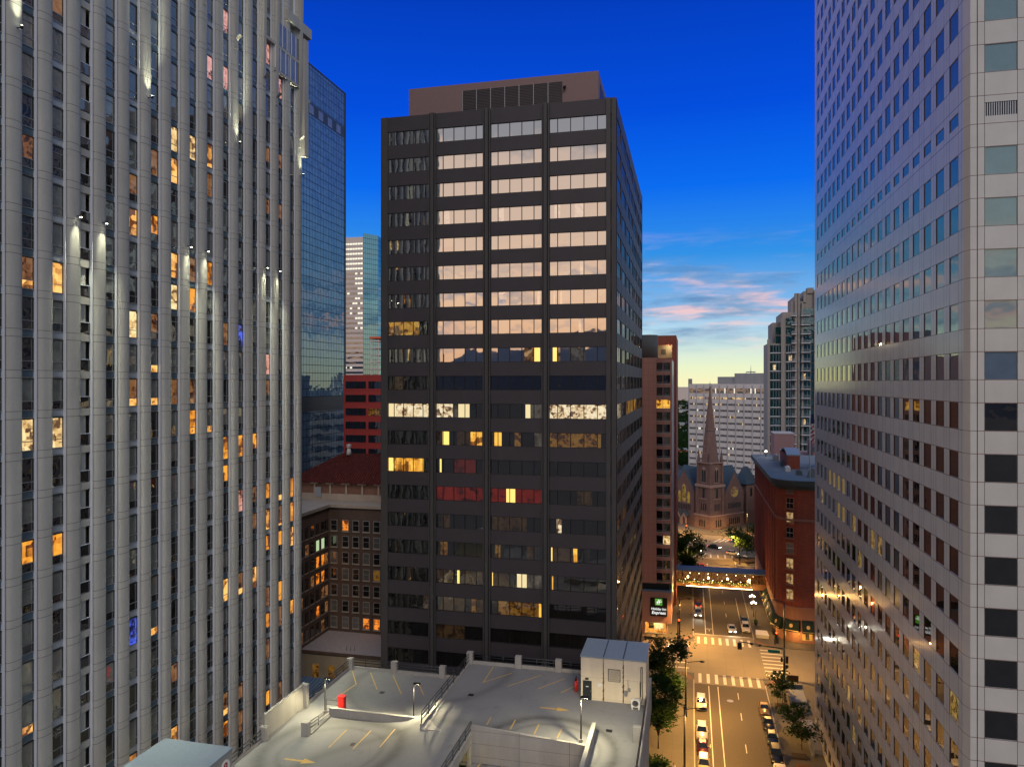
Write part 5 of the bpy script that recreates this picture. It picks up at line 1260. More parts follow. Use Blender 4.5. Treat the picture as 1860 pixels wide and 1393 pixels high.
# ================================================================ skybridge
sb = thing('skybridge', 'low covered footbridge crossing the street with warm lamps, garlands and a glowing lower edge', 'bridge', (8, 209, 0))
X0b, X1b, YB0, YB1 = -4.45, 19.5, 208.5, 211.8
zb0, zb1 = 4.6, 9.0
plain('bridge_roof', (.16, .20, .25), .4, .4); plain('bridge_beam', (.13, .055, .02), .6); plain('bridge_wood', (.06, .025, .012), .5)
glass('bridge_glass', (.025, .010, .006), .12, emit=(.16, .05, .01), es=.35, pattern=(1, 1, .6))
q = MB(); q.box(X0b, X1b, YB0 - .8, YB1 + .8, zb1 - .25, zb1); q.hexa(((X0b, YB0 - .5, zb1), (X1b, YB0 - .5, zb1), (X1b, YB1 + .5, zb1), (X0b, YB1 + .5, zb1), (X0b, YB0 + 1, zb1 + .6), (X1b, YB0 + 1, zb1 + .6), (X1b, YB1 - 1, zb1 + .6), (X0b, YB1 - 1, zb1 + .6))); q.build('roof', 'bridge_roof', sb)
q = MB(); q.box(X0b, X1b, YB0, YB1, 6.1, zb1 - .25); q.build('glazing', 'bridge_glass', sb)
q = MB(); q.box(X0b, X1b, YB0 - .2, YB1 + .2, zb0, 6.1); 
q.build('deck_beam', 'bridge_beam', sb)
for i in range(13):
    x = X0b + .1 + i * 1.95; q = MB(); q.box(x, x + .14, YB0 - .08, YB0, 6.1, zb1 - .25); q.build('mullion', 'bridge_wood', sb)
q = MB(); q.box(X0b + 3.2, X1b - 3.5, YB0 - .32, YB0 - .2, zb0 + .05, zb0 + .16); q.build('light_strip', 'strip_glow', sb)
for i, x in enumerate((-.8, 4.6, 9.6, 15.2)):
    q = MB(); q.box(x - .2, x + .2, YB0 - .35, YB0 - .1, 6.9, 7.4); l_ = q.build('lantern', 'strip_glow', sb); lamp('POINT', (x, YB0 - .8, 7.0), 40, WARM, l_, .1)
q = MB()
for i in range(15): x = X0b + 3 + i * 1.2; q.ball((x, YB0 - .12, 8.2 if i % 2 else 6.5), .075, n=6)
q.build('bulb_row', 'globe_glow', sb)
plain('garland', (.03, .10, .02), .8, var=.5); glow('fairy', (1, .65, .15), 3)
q = MB()
for i in range(900):
    x = rng.uniform(X0b, X1b - 3.5); z = 5.9 + rng.gauss(0, .2); y = YB0 - .3 - rng.random() * .3; s_ = .14
    a = rng.random() * 3; q.add([(x - s_ * cos(a), y, z - s_ * sin(a)), (x + s_ * cos(a), y + .05, z + s_ * sin(a)), (x - s_ * sin(a), y - .05, z + s_ * cos(a))], [(0, 1, 2)], 1 if rng.random() < .09 else 0)
q.build('garland', ['garland', 'fairy'], sb)
for x in (.5, 4, 8, 12): lamp('POINT', (x, YB0 - 1.1, zb0 + .1), 350, STREET, sb, .3)
lamp('POINT', (-3.2, 206, 3.8), 450, WARM, sb, .3); lamp('POINT', (16.5, 205, 4.0), 300, WARM, sb, .3)
# ================================================================ church
brick('church_stone', (.17, .10, .085), (.13, .075, .065), (.22, .15, .125), .95, .42, var=.25)
stone('church_trim', (.34, .23, .20), .8, .2); plain('slate_blue', (.040, .075, .115), .6, var=.3); plain('slate_dark', (.03, .045, .055), .6)
glass('church_win', (.02, .018, .014), .08, wob=.2); glass('stained', (.06, .05, .02), .04, emit=(.55, .38, .06), es=.38, pattern=(1.4, 1.4, 1.4), pscale=.8)
ch = thing('stone_church', 'brown stone church with a tall slender spire, gables and blue slate roofs', 'church', (7.7, 316, 0))
CX, CYc = 7.7, 314.0
r2 = math.sqrt(.5)
FL_ = Fac((CX - 40 * r2, CYc + 40 * r2), (1, -1))     # left-facing walls: a = 40 at the corner
FRr = Fac((CX, CYc), (1, 1))                          # right-facing walls: a = 0 at the corner
def cp_(l, r): return (CX - l * r2 + r * r2, CYc + l * r2 + r * r2)     # church plan: l along left wall, r along right wall
def cprism(mb, l0, l1, r0, r1, z0, z1, m=0):
    P = [cp_(l0, r0), cp_(l0, r1), cp_(l1, r1), cp_(l1, r0)]; mb.prism(P, z0, z1, m)
def taper(mb, c, s0, s1, z0, z1, m=0, n=4, rot=0.0):
    P = lambda s: [(c[0] + s * cos(rot + 2 * pi * i / n), c[1] + s * sin(rot + 2 * pi * i / n)) for i in range(n)]
    A, B = P(s0), P(max(s1, .01)); mb.loft([[(x, y, z0) for x, y in A], [(x, y, z1) for x, y in B]], m, False)
T = 7.6; cc = cp_(T / 2, T / 2)
q = MB(); cprism(q, -.8, T + .8, -.8, T + .8, 0, 5.2); cprism(q, 0, T, 0, T, 5.2, 17.2); cprism(q, .35, T - .35, .35, T - .35, 18.0, 27.0)
for l in (0, T - 1.1):
    for r in (0, T - 1.1): cprism(q, l - .35, l + 1.45, r - .35, r + 1.45, 0, 17.0); cprism(q, l, l + 1.1, r, r + 1.1, 18, 27.4)
q.build('tower', 'church_stone', ch)
for A_ in ((-.9, 5.2, 5.6), (-.55, 17.0, 18.0), (-.15, 26.8, 27.2), (-.2, 12.0, 12.3)): q = MB(); cprism(q, A_[0], T - A_[0], A_[0], T - A_[0], A_[1], A_[2]); q.build('string_course', 'church_trim', ch)
q = MB(); taper(q, cc, 3.75, .12, 27.0, 58.0, n=8, rot=pi / 8); sp1 = q.build('spire', 'church_stone', ch)
q = MB(); taper(q, cc, 2.28, 2.20, 39.8, 40.2, n=8, rot=pi / 8); taper(q, cc, 3.1, 3.0, 32.3, 32.7, n=8, rot=pi / 8); q.tube((cc[0], cc[1], 57.5), (cc[0], cc[1], 60.4), .1, n=6); q.tube((cc[0] - .6, cc[1], 59.4), (cc[0] + .6, cc[1], 59.4), .09, n=6); q.tube((cc[0], cc[1], 57.4), (cc[0], cc[1], 58.4), .3, n=6); q.build('finial', 'slate_dark', sp1)
for l in (.55, T - .55):
    for r in (.55, T - .55):
        q = MB(); c = cp_(l, r); taper(q, c, .75, .05, 27.2, 32.5, n=6); q.build('pinnacle', 'church_stone', ch)
def arch(F_, a, w, z0, z1, m, parent, name='window', d=.06):
    n = 5; pts = [(a - w / 2, z0), (a + w / 2, z0), (a + w / 2, z1 - w)]
    pts += [(a + w / 2 - w * (1 - cos(radians(60) * i / n)), z1 - w + w * sin(radians(60) * i / n) * 1.15) for i in range(1, n + 1)]
    pts += [(2 * a - x, z) for x, z in reversed(pts[2:-1])]
    q = MB(); F_.poly(q, pts, 0, d); return q.build(name, m, parent)
FLt = Fac(FL_.p(40, 0, 0)[:2], (-1, 1)); 
FLt = Fac(cp_(T, 0), (1, -1)); FRt = Fac(cp_(0, 0), (1, 1))
for F_, e in ((FLt, -.35), (FRt, -.35)):
    F2 = Fac((F_.o[0] - F_.n[0] * .35, F_.o[1] - F_.n[1] * .35), F_.t)
    for a in (3.8,):
        arch(F2, a, 2.7, 18.6, 25.4, 'church_trim', ch, 'arch_frame', .1); arch(F2, a - .62, 1.0, 19, 24.3, 'church_win', ch, 'window', .16); arch(F2, a + .62, 1.0, 19, 24.3, 'church_win', ch, 'window', .16)
    q = MB(); F_.box(q, 3.3, 4.4, 12.6, 16.4, 0, .05); q.build('window', 'church_win', ch)
    for j in range(3): q = MB(); F_.box(q, 2.5 + j * 1.1, 3.05 + j * 1.1, 7.4, 10.2, 0, .05); q.build('window', 'church_win', ch)
    F3 = Fac((F_.o[0] + F_.n[0] * .8, F_.o[1] + F_.n[1] * .8), F_.t)
    for j in range(3): arch(F3, 2.6 + j * 1.25, .7, .9, 3.9, 'church_win', ch)
def gable(l0, l1, r0, r1, ze, zr, axis, name):
    """walls with a pitched roof; axis 'r': ridge runs along r"""
    q = MB()
    if axis == 'r':
        lm = (l0 + l1) / 2; A = [(*cp_(l0, r0), 0), (*cp_(l1, r0), 0), (*cp_(l1, r0), ze), (*cp_(lm, r0), zr), (*cp_(l0, r0), ze)]; B = [(*cp_(l0, r1), 0), (*cp_(l1, r1), 0), (*cp_(l1, r1), ze), (*cp_(lm, r1), zr), (*cp_(l0, r1), ze)]
    else:
        rm = (r0 + r1) / 2; A = [(*cp_(l0, r0), 0), (*cp_(l0, r1), 0), (*cp_(l0, r1), ze), (*cp_(l0, rm), zr), (*cp_(l0, r0), ze)]; B = [(*cp_(l1, r0), 0), (*cp_(l1, r1), 0), (*cp_(l1, r1), ze), (*cp_(l1, rm), zr), (*cp_(l1, r0), ze)]
    q.add(A + B, [(0, 1, 2, 3, 4), (9, 8, 7, 6, 5), (0, 5, 6, 1), (1, 6, 7, 2), (0, 4, 9, 5), (2, 7, 8, 3), (3, 8, 9, 4)]); w = q.build('nave', 'church_stone', ch)
    q = MB()
    for i, j, k_, l_ in ((2, 7, 8, 3), (4, 9, 8, 3)):
        V = (A + B); f = [V[i], V[j], V[k_], V[l_]]
        q.hexa([(x, y, z + .04) for x, y, z in f] + [(x, y, z + .35) for x, y, z in f])
    q.build('roof', 'slate_blue', w); return w
gable(9.5, 21.5, .6, 30, 14.5, 23.0, 'r', 'west'); gable(.6, 30, 9.3, 20.3, 14.2, 22.6, 'l', 'south')
FG1 = Fac(cp_(21.5, .6), (1, -1)); FG2 = Fac(cp_(.6, 9.3), (1, 1))
arch(FG1, 6.0, 2.6, 9.2, 17.2, 'church_trim', ch, 'arch_frame', .06); arch(FG1, 6.0, 2.1, 9.5, 16.9, 'stained', ch, 'window', .1)
for a in (3.4, 8.6): arch(FG1, a, 1.6, 9.2, 14.0, 'stained', ch)
for j in range(8): q = MB(); FG1.box(q, 2.2 + j * 1.0, 2.75 + j * 1.0, 6.3, 8.5, 0, .05); q.build('window', 'church_win', ch)
q = MB(); FG2.poly(q, [(5.5 + 2.3 * cos(2 * pi * i / 24), 14.2 + 2.3 * sin(2 * pi * i / 24)) for i in range(24)], 0, .08); q.build('rose_frame', 'church_trim', ch)
q = MB(); FG2.poly(q, [(5.5 + 1.9 * cos(2 * pi * i / 24), 14.2 + 1.9 * sin(2 * pi * i / 24)) for i in range(24)], .08, .12); rw_ = q.build('rose_window', 'stained', ch)
q = MB()
for i in range(6): a = pi * i / 6; FG2.poly(q, [(5.5 + 1.9 * cos(a + .03), 14.2 + 1.9 * sin(a + .03)), (5.5 - 1.9 * cos(a - .03), 14.2 - 1.9 * sin(a - .03)), (5.5 - 1.9 * cos(a + .03), 14.2 - 1.9 * sin(a + .03)), (5.5 + 1.9 * cos(a - .03), 14.2 + 1.9 * sin(a - .03))], .12, .15)
q.build('tracery', 'church_trim', rw_)
for j in range(7): arch(FG2, 2.2 + j * 1.1, .75, 7.6, 10.0, 'church_win', ch)
for j in range(6): arch(FG2, 2.6 + j * 1.15, .75, .9, 3.8, 'church_win', ch)
q = MB(); cprism(q, .2, 1, 9.3, 20.3, 5.0, 5.5); q.build('string_course', 'church_trim', ch)
for j in range(3):
    q = MB(); a = 1.5 + j * 3.2; F_ = Fac(FG1.p(0, 2.2, 0)[:2], FG1.t)
    F_.poly(q, [(a - 1.5, 0), (a - .9, 0), (a - .9, 2.6), (a, 3.9), (a + .9, 2.6), (a + .9, 0), (a + 1.5, 0), (a + 1.5, 3.2), (a, 5.4), (a - 1.5, 3.2)], -.5, 0); pr_ = q.build('porch_arch', 'church_trim', ch)
    q = MB(); q.add([F_.p(a - 1.6, .1, 3.2), F_.p(a, .1, 5.6), F_.p(a + 1.6, .1, 3.2), F_.p(a - 1.6, -2.2, 4.4), F_.p(a, -2.2, 6.2), F_.p(a + 1.6, -2.2, 4.4)], [(0, 1, 4, 3), (1, 2, 5, 4)]); q.build('porch_roof', 'slate_dark', pr_)
q = MB(); c = cp_(4.0, 25.5); cprism(q, 1, 7, 22.5, 28.5, 0, 16.8); q.build('turret', 'church_stone', ch)
q = MB(); taper(q, c, 5.0, 1.6, 16.8, 23.0, rot=0); taper(q, c, 1.6, .9, 23.0, 24.0, rot=0); q.build('turret_roof', 'slate_blue', ch)
q = MB(); Fac(cp_(1, 22.5), (1, 1)).box(q, 2.4, 3.6, 11.5, 15, 0, .05); q.build('window', 'church_win', ch)
# ================================================================ trees
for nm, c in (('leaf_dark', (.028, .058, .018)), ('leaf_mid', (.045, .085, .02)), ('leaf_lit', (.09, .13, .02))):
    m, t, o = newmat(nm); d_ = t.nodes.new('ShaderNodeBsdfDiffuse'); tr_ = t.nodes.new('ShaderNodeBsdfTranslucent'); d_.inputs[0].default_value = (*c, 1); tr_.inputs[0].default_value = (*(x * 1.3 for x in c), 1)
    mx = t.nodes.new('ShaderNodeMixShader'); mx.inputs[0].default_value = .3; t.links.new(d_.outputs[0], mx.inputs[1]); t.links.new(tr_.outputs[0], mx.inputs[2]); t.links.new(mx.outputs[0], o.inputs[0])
plain('bark', (.05, .035, .025), .9)
def tree(label, x, y, h, w, leaves=2600, zc=.28, seed=1, mats=('leaf_dark', 'leaf_mid'), ls=.22, group='street trees', lean=0.0):
    rg = random.Random(seed); t = thing('street_tree', label, 'tree', (x, y, .14), group)
    q = MB(); tips = []; hz_ = h * zc
    q.tube((x, y, .1), (x + lean * .3, y, hz_), .035 * h ** .8 * .45, .028 * h ** .8 * .4, n=8)
    nb_ = 9
    for i in range(nb_):
        a = 2 * pi * i / nb_ + rg.uniform(-.3, .3); f = rg.uniform(.3, .95); z1_ = hz_ + (h - hz_) * rg.uniform(.2, .95); rr = w / 2 * f * (1.05 - .55 * abs((z1_ - hz_) / (h - hz_) - .45))
        mid = (x + lean * .5 + rr * .4 * cos(a), y + rr * .4 * sin(a), hz_ + (z1_ - hz_) * .5); tip = (x + lean + rr * cos(a), y + rr * sin(a), z1_)
        q.tube((x + lean * .3, y, hz_ - .1), mid, .05 * h ** .5 * .5, .03 * h ** .5 * .5, n=5); q.tube(mid, tip, .03 * h ** .5 * .5, .01, n=4); tips += [tip, mid, tip]
        for j in range(3): 
            b = a + rg.uniform(-.9, .9); tp = (tip[0] + rg.uniform(.1, .28) * w * cos(b), tip[1] + rg.uniform(.1, .28) * w * sin(b), tip[2] + rg.uniform(-.14, .10) * h); q.tube(mid, tp, .02, .008, n=4); tips.append(tp)
    q.build('trunk', 'bark', t)
    c = MB(); cl_ = [(tp, rg.uniform(.07, .15) * w, rg.random()) for tp in tips]
    for i in range(leaves):
        tp, r_, k = cl_[rg.randrange(len(cl_))]; a, b, s_ = rg.random() * 6.283, rg.random() * 6.283, ls * rg.uniform(.6, 1.4)
        px_, py_, pz_ = tp[0] + rg.gauss(0, r_), tp[1] + rg.gauss(0, r_), tp[2] + rg.gauss(0, r_ * .6)
        u = (cos(a) * s_, sin(a) * s_, rg.uniform(-.5, .5) * s_); v = (-sin(a) * s_ * .6, cos(a) * s_ * .6, rg.uniform(-.6, .6) * s_)
        c.add([(px_ - u[0], py_ - u[1], pz_ - u[2]), (px_ + v[0], py_ + v[1], pz_ + v[2]), (px_ + u[0], py_ + u[1], pz_ + u[2]), (px_ - v[0], py_ - v[1], pz_ - v[2])], [(0, 1, 2, 3)], 1 if k > .6 else 0)
    c.build('crown', list(mats), t); return t
tree('big dark street tree with a ragged crown just beyond the stair house', -4.6, 140, 12.4, 6.6, 5200, .2, 11, ('leaf_dark', 'leaf_dark'), .24)
tree('big dark street tree with a visible thick trunk, below the first one', -5.2, 124, 11.5, 5.6, 4600, .2, 12, ('leaf_dark', 'leaf_dark'), .22)
tree('small dark bushy tree low beside the garage wall', -5.4, 112.5, 5.0, 3.6, 1600, .1, 13)
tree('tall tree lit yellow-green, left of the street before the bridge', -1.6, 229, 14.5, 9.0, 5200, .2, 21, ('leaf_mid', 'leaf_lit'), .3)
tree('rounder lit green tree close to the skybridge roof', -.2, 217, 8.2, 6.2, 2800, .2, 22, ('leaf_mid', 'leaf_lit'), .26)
tree('narrow green tree at the corner across from the church porch', -3.2, 246, 12.5, 7.2, 3200, .2, 23, ('leaf_dark', 'leaf_mid'), .3)
tree('spreading dark tree on the round planted island by the junction', 18.3, 262, 11.0, 12.0, 4200, .3, 24, ls=.32)
tree('smaller dark tree behind the spreading island tree', 23.5, 271, 9.5, 8, 2400, .3, 25, ls=.3)
tree('small leafy sapling in a tree pit by the signal mast', 16.7, 147.5, 5.4, 3.8, 900, .42, 31, ls=.2)
tree('slim sapling with a yellow wrap, left of the pair', 15.6, 145.0, 4.3, 2.6, 420, .45, 32, ls=.18)
tree('small leafy sapling above the dark parked cars', 17.0, 134.5, 5.2, 3.8, 900, .38, 33, ls=.2)
tree('wide low sapling leaning over the pavement, nearest the camera', 17.6, 129.0, 4.6, 4.4, 900, .38, 34, ls=.2)
isl = MB(); isl.prism(corner(17.9, 262, 4.2, 0, 345, 23), .14, .55); o = isl.build('planting_island', 'bark', off=(17.9, 262, 0)); tag(o, 'round planted island with dark soil under the spreading tree', 'planter')
for k, (x, y, w, d) in enumerate(((16.4, 145.9, 2.4, 1.8), (16.9, 126.3, 2.2, 1.6), (17.0, 122.9, 2.2, 1.2))):
    q = MB(); q.box(x - w / 2, x + w / 2, y - d / 2, y + d / 2, .14, .17 if k == 0 else .45)
    if k: q.box(x - w / 2 + .15, x + w / 2 - .15, y - d / 2 + .15, y + d / 2 - .15, .45, .5)
    o = q.build('tree_pit', 'bark' if k < 2 else 'bridge_beam', off=(x, y, .14)); tag(o, ('flat dark tree pit beside the first dark parked car', 'raised planter bed with small plants in mid-pavement', 'empty brown planter bed, nearest of the kerb beds')[k], 'planter', 'pavement planters')
# ================================================================ cars
def paint(name, c): return plain(name, c, .28, .3, spec=.6, var=0)
for nm, c in (('paint_white', (.68, .66, .62)), ('paint_silver', (.42, .43, .44)), ('paint_black', (.012, .013, .016)), ('paint_blue', (.012, .025, .055)), ('paint_bronze', (.20, .13, .07)), ('paint_tan', (.45, .38, .26)), ('paint_maroon', (.10, .012, .012)), ('paint_red', (.38, .02, .015))): paint(nm, c)
glass('car_glass', (.008, .010, .012), .05, tint=(.6, .6, .5), wob=0); plain('tyre', (.012, .012, .012), .8, var=0); plain('rim', (.30, .30, .31), .3, .7, var=0)
glow('head_on', (1, .90, .66), 26); glow('tail_on', (1, .03, .01), 9); plain('head_off', (.55, .55, .52), .2, var=0); plain('tail_off', (.25, .01, .01), .3, var=0)
CARN = {}
def car(label, x, y, paint_, kind='sedan', rz=0.0, lights=0, group='cars parked along the kerbs', name='car'):
    """built nose towards -y"""
    t = thing(name, label, 'car' if name == 'car' else name.replace('_', ' '), (x, y, .012), group, rz)
    Ln, Wd, Hb, Hr = {'sedan': (4.7, .90, .92, 1.44), 'suv': (4.8, .96, 1.05, 1.78), 'hatch': (4.2, .88, .98, 1.55), 'pickup': (5.4, .98, 1.1, 1.85)}[kind]
    h = Ln / 2
    def ring(yy, zl, zh, w): return [(-w, yy, zl + .08), (-w * .94, yy, zl), (w * .94, yy, zl), (w, yy, zl + .08), (w, yy, zh - .16), (w * .9, yy, zh), (-w * .9, yy, zh), (-w, yy, zh - .16)]
    zh = Hb
    b = MB(); b.loft([ring(-h, .38, zh * .66, Wd * .80), ring(-h + .12, .26, zh * .80, Wd * .92), ring(-h + .6, .22, zh * .90, Wd), ring(-h * .42, .22, zh, Wd), ring(0, .22, zh + .02, Wd), ring(h * .6, .22, zh, Wd), ring(h - .5, .22, zh * .97, Wd * .98), ring(h - .1, .28, zh * .88, Wd * .93), ring(h, .42, zh * .72, Wd * .84)], 0)
    body = b.build('body', paint_, t, off=(0, 0, 0)); body.location = (0, 0, 0)
    f0, f1, r0, r1 = {'sedan': (-h * .36, -h * .05, h * .42, h * .74), 'suv': (-h * .38, -h * .12, h * .80, h * .95), 'hatch': (-h * .42, -h * .12, h * .62, h * .92), 'pickup': (-h * .32, -h * .08, h * .22, h * .32)}[kind]
    def cab(yy, z, w): return [(-w, yy, z), (w, yy, z)]
    wl_, wr_ = Wd * .90, Wd * .72
    z_ = zh - .03; g_ = MB()
    V = [(-wl_, f0, z_), (wl_, f0, z_), (wl_, r1, z_), (-wl_, r1, z_), (-wr_, f1, Hr - .05), (wr_, f1, Hr - .05), (wr_, r0, Hr - .05), (-wr_, r0, Hr - .05)]
    g_.hexa(V); gl = g_.build('glazing', 'car_glass', t, off=(0, 0, 0)); gl.location = (0, 0, 0)
    rf_ = MB(); rf_.hexa([(-wr_ * 1.02, f1 - .05, Hr - .07), (wr_ * 1.02, f1 - .05, Hr - .07), (wr_ * 1.02, r0 + .05, Hr - .07), (-wr_ * 1.02, r0 + .05, Hr - .07), (-wr_ * .9, f1 + .12, Hr), (wr_ * .9, f1 + .12, Hr), (wr_ * .9, r0 - .1, Hr), (-wr_ * .9, r0 - .1, Hr)])
    for sx in (-1, 1):     # pillars
        for A, B in (((wl_, f0, z_), (wr_, f1, Hr - .05)), ((wl_, r1, z_), (wr_, r0, Hr - .05)), ((wl_, (f0 + r1) / 2, z_), (wr_, (f1 + r0) / 2, Hr - .05))): rf_.tube((sx * A[0], A[1], A[2]), (sx * B[0], B[1], B[2]), .05, n=5)
    if kind == 'suv':
        for sx in (-1, 1): rf_.tube((sx * wr_ * .85, f1 + .2, Hr + .05), (sx * wr_ * .85, r0 - .1, Hr + .05), .03, n=5)
    if kind == 'pickup': rf_.box(-Wd * .8, Wd * .8, h * .42, h * .92, Hb - .02, Hb + .03)
    ro = rf_.build('roof', paint_, t, off=(0, 0, 0)); ro.location = (0, 0, 0)
    for sx in (-1, 1):
        mi = MB(); mi.box(sx * Wd * 1.0 - .07, sx * Wd * 1.0 + .07 + .06 * sx, f0 + .15, f0 + .3, zh - .02, zh + .14); m_ = mi.build('mirror', paint_, t, off=(0, 0, 0)); m_.location = (0, 0, 0)
        for wy_ in (-h * .62, h * .60):
            w_ = MB(); w_.tube((sx * (Wd - .20), wy_, .33), (sx * (Wd + .015), wy_, .33), .33, n=16); wo_b = w_.build('wheel', 'tyre', t, off=(0, 0, 0)); wo_b.location = (0, 0, 0)
            w_ = MB(); w_.tube((sx * (Wd + .015), wy_, .33), (sx * (Wd + .03), wy_, .33), .21, n=12); r__ = w_.build('rim', 'rim', wo_b, off=(0, 0, 0)); r__.location = (0, 0, 0)
        hl = MB(); hl.box(sx * Wd * .66 - .17, sx * Wd * .66 + .17, -h - .0, -h + .25, zh * .60, zh * .74); ho_ = hl.build('headlight', 'head_on' if lights else 'head_off', t, off=(0, 0, 0)); ho_.location = (0, 0, 0)
        hl = MB(); hl.box(sx * Wd * .70 - .14, sx * Wd * .70 + .14, h - .15, h + .01, zh * .68, zh * .86); ho_ = hl.build('tail_light', 'tail_on' if lights else 'tail_off', t, off=(0, 0, 0)); ho_.location = (0, 0, 0)
        if lights == 2:
            l_ = lamp('SPOT', (0, 0, 0), 260, (1, .9, .7), ho_, .1, (radians(82), 0, pi), 70); l_.location = (sx * Wd * .66, -h - .1, .7)
    gr = MB(); gr.box(-Wd * .45, Wd * .45, -h - .005, -h + .1, .42, zh * .60); g2 = gr.build('grille', 'black_metal', t, off=(0, 0, 0)); g2.location = (0, 0, 0)
    return t
G1 = 'cars parked along the kerbs'; G2 = 'cars driving on the street'; G3 = 'cars in the far junction'
def car_at(px, py, *a, **k): x, y = at(px, py, .7); return x, y
car('white sport utility vehicle parked alone at the left kerb below the zebra crossing', 1.85, 142.3, 'paint_white', 'suv')
car('white sport utility vehicle parked at the left kerb in front of the bronze car', 1.8, 130.6, 'paint_white', 'suv')
car('dark bronze car parked between two pale ones at the left kerb', 1.85, 125.0, 'paint_maroon', 'hatch')
car('tan car parked at the left kerb nearest the camera', 1.95, 119.3, 'paint_tan', 'suv')
car('bronze sedan, first in the row at the right kerb below the crossing', 13.0, 142.6, 'paint_bronze', 'sedan')
car('black sedan second in the right kerb row behind the bronze one', 13.1, 136.6, 'paint_black', 'sedan')
car('dark blue hatchback third in the right kerb row', 13.2, 131.0, 'paint_blue', 'hatch')
car('dark blue car with roof rails, ahead of the white pickup', 13.2, 125.2, 'paint_black', 'suv')
car('white pickup truck parked last in the right kerb row', 13.3, 119.0, 'paint_white', 'pickup', name='pickup_truck')
car('silver sedan waiting with lit headlights at the far stop line', 9.6, 187.0, 'paint_silver', 'sedan', radians(3), 2, G2)
car('white car parked at the right kerb before the crossing', 12.9, 188.4, 'paint_white', 'suv')
car('dark blue car parked behind the white one under the green awnings', 12.95, 194.0, 'paint_blue', 'sedan')
car('pale sport utility vehicle with bright headlights in the left lane', 1.8, 197.8, 'paint_silver', 'suv', 0, 2, G2)
car('dark red car with tail lights just in front of the bridge', 1.9, 205.5, 'paint_maroon', 'suv', pi, 1, G2)
car('white sport utility vehicle parked beyond the bridge at the right', 11.9, 242, 'paint_white', 'suv')
car('red car with glowing headlights driving beyond the bridge', 3.4, 248, 'paint_red', 'sedan', 0, 2, G2)
car('white car half hidden behind the lit tree beyond the bridge', .9, 246.5, 'paint_white', 'suv')
car('silver car turning in the far junction with headlights on', 1.3, 272, 'paint_silver', 'sedan', radians(50), 2, G3)
car('dark sedan crossing the middle of the far junction', 8.2, 279, 'paint_black', 'sedan', radians(60), 1, G3)
car('dark red car crossing in front of the church tower', -.8, 291, 'paint_maroon', 'sedan', radians(65), 1, G3)
car('white car crossing left of the island tree', 14.2, 270, 'paint_white', 'hatch', radians(70), 2, G3)
car('silver car seen through the leaves of the island tree', 20.5, 280, 'paint_silver', 'sedan', radians(70), 1, G3)
car('grey car at the left edge of the far junction behind the trees', -8.5, 283, 'paint_silver', 'sedan', radians(60), 1, G3)
car('dark car next to the grey one at the junction edge', -9.5, 276, 'paint_black', 'sedan', radians(60), 1, G3)
car('white car near the red paving below the church', 16.2, 293, 'paint_white', 'sedan', radians(110), 1, G3)
car('white car driving left on the cross street behind the dark tree', -2.6, 172.2, 'paint_white', 'sedan', -pi / 2, 1, G2)
# ================================================================ street furniture
def street_light(label, x, y, h, arm, e, side=1, col=STREET, second=None):
    t = thing('street_lamp', label, 'street lamp', (x, y, .14), 'black street lamps')
    q = MB(); q.tube((x, y, .14), (x, y, 1.4), .28, .24, n=10); q.tube((x, y, 1.4), (x, y, h), .19, .13, n=10); q.build('pole', 'black_metal', t)
    q = MB(); p = (x, y, h - .5)
    for i in range(6): n_ = (x + side * arm * (i + 1) / 6, y, h - .5 + .45 * sin(pi / 2 * (i + 1) / 6)); q.tube(p, n_, .06, n=6); p = n_
    am = q.build('arm', 'black_metal', t); q = MB(); q.ball((p[0], p[1], p[2]), .42, sx=1.2, sz=.4); hd = q.build('lamp_head', 'black_metal', am)
    q = MB(); q.ball((p[0], p[1], p[2] - .1), .26, sx=1.2, sz=.4); q.build('bulb', 'lamp_glow', hd) if False else None
    lamp('SPOT', (p[0], p[1], p[2] - .35), e, col, hd, .25, (0, 0, 0), 165, .6); return t
SE = 13500
street_light('black street lamp with a curved arm, behind the nearer lamp at the left kerb', -.9, 137, 10.3, 2.8, SE)
street_light('thick black street lamp with a curved arm, nearer one at the left kerb', -.95, 116.6, 10.6, 2.8, SE)
street_light('thin black street lamp on the hotel corner pavement', -2.6, 178.0, 9.8, 2.2, SE)
street_light('black street lamp half hidden by the green trees before the bridge', -1.2, 238, 10, 2.4, SE)
street_light('black street lamp by the island tree', 15.6, 256, 10, 2.4, SE * 1.2, -1)
street_light('black street lamp on the pavement left of the church tower', -5.5, 303.5, 10, 2.4, SE * 1.0)
street_light('black street lamp right of the church gable', 21.5, 305, 10, 2.4, SE * 1.0, -1)
street_light('black street lamp at the right kerb before the saplings', 15.0, 152.5, 10, 2.4, SE * .6, -1) if False else None
# signal mast at the near right corner
sm = thing('signal_mast', 'tall black traffic signal mast with long arm and green street sign', 'traffic signal', (18.4, 159, .14))
mx_, my_ = 18.35, 159.0
q = MB(); q.tube((mx_, my_, .14), (mx_, my_, 6.5), .24, .18, n=10); q.tube((mx_, my_, 6.5), (mx_, my_, 15.8), .16, .11, n=10); q.build('pole', 'black_metal', sm)
q = MB(); q.tube((mx_, my_, 6.2), (9.6, my_, 7.0), .13, .09, n=8); q.build('signal_arm', 'black_metal', sm)
q = MB(); q.tube((mx_, my_, 15.7), (mx_ - 4.0, my_ + 1.5, 15.9), .06, n=6); la = q.build('lamp_arm', 'black_metal', sm); q = MB(); q.ball((mx_ - 4.1, my_ + 1.5, 15.8), .4, sz=.35); lh = q.build('lamp_head', 'black_metal', la)
lamp('SPOT', (mx_ - 4.1, my_ + 1.5, 15.5), 21000, STREET, lh, .25, (0, 0, 0), 165, .6)
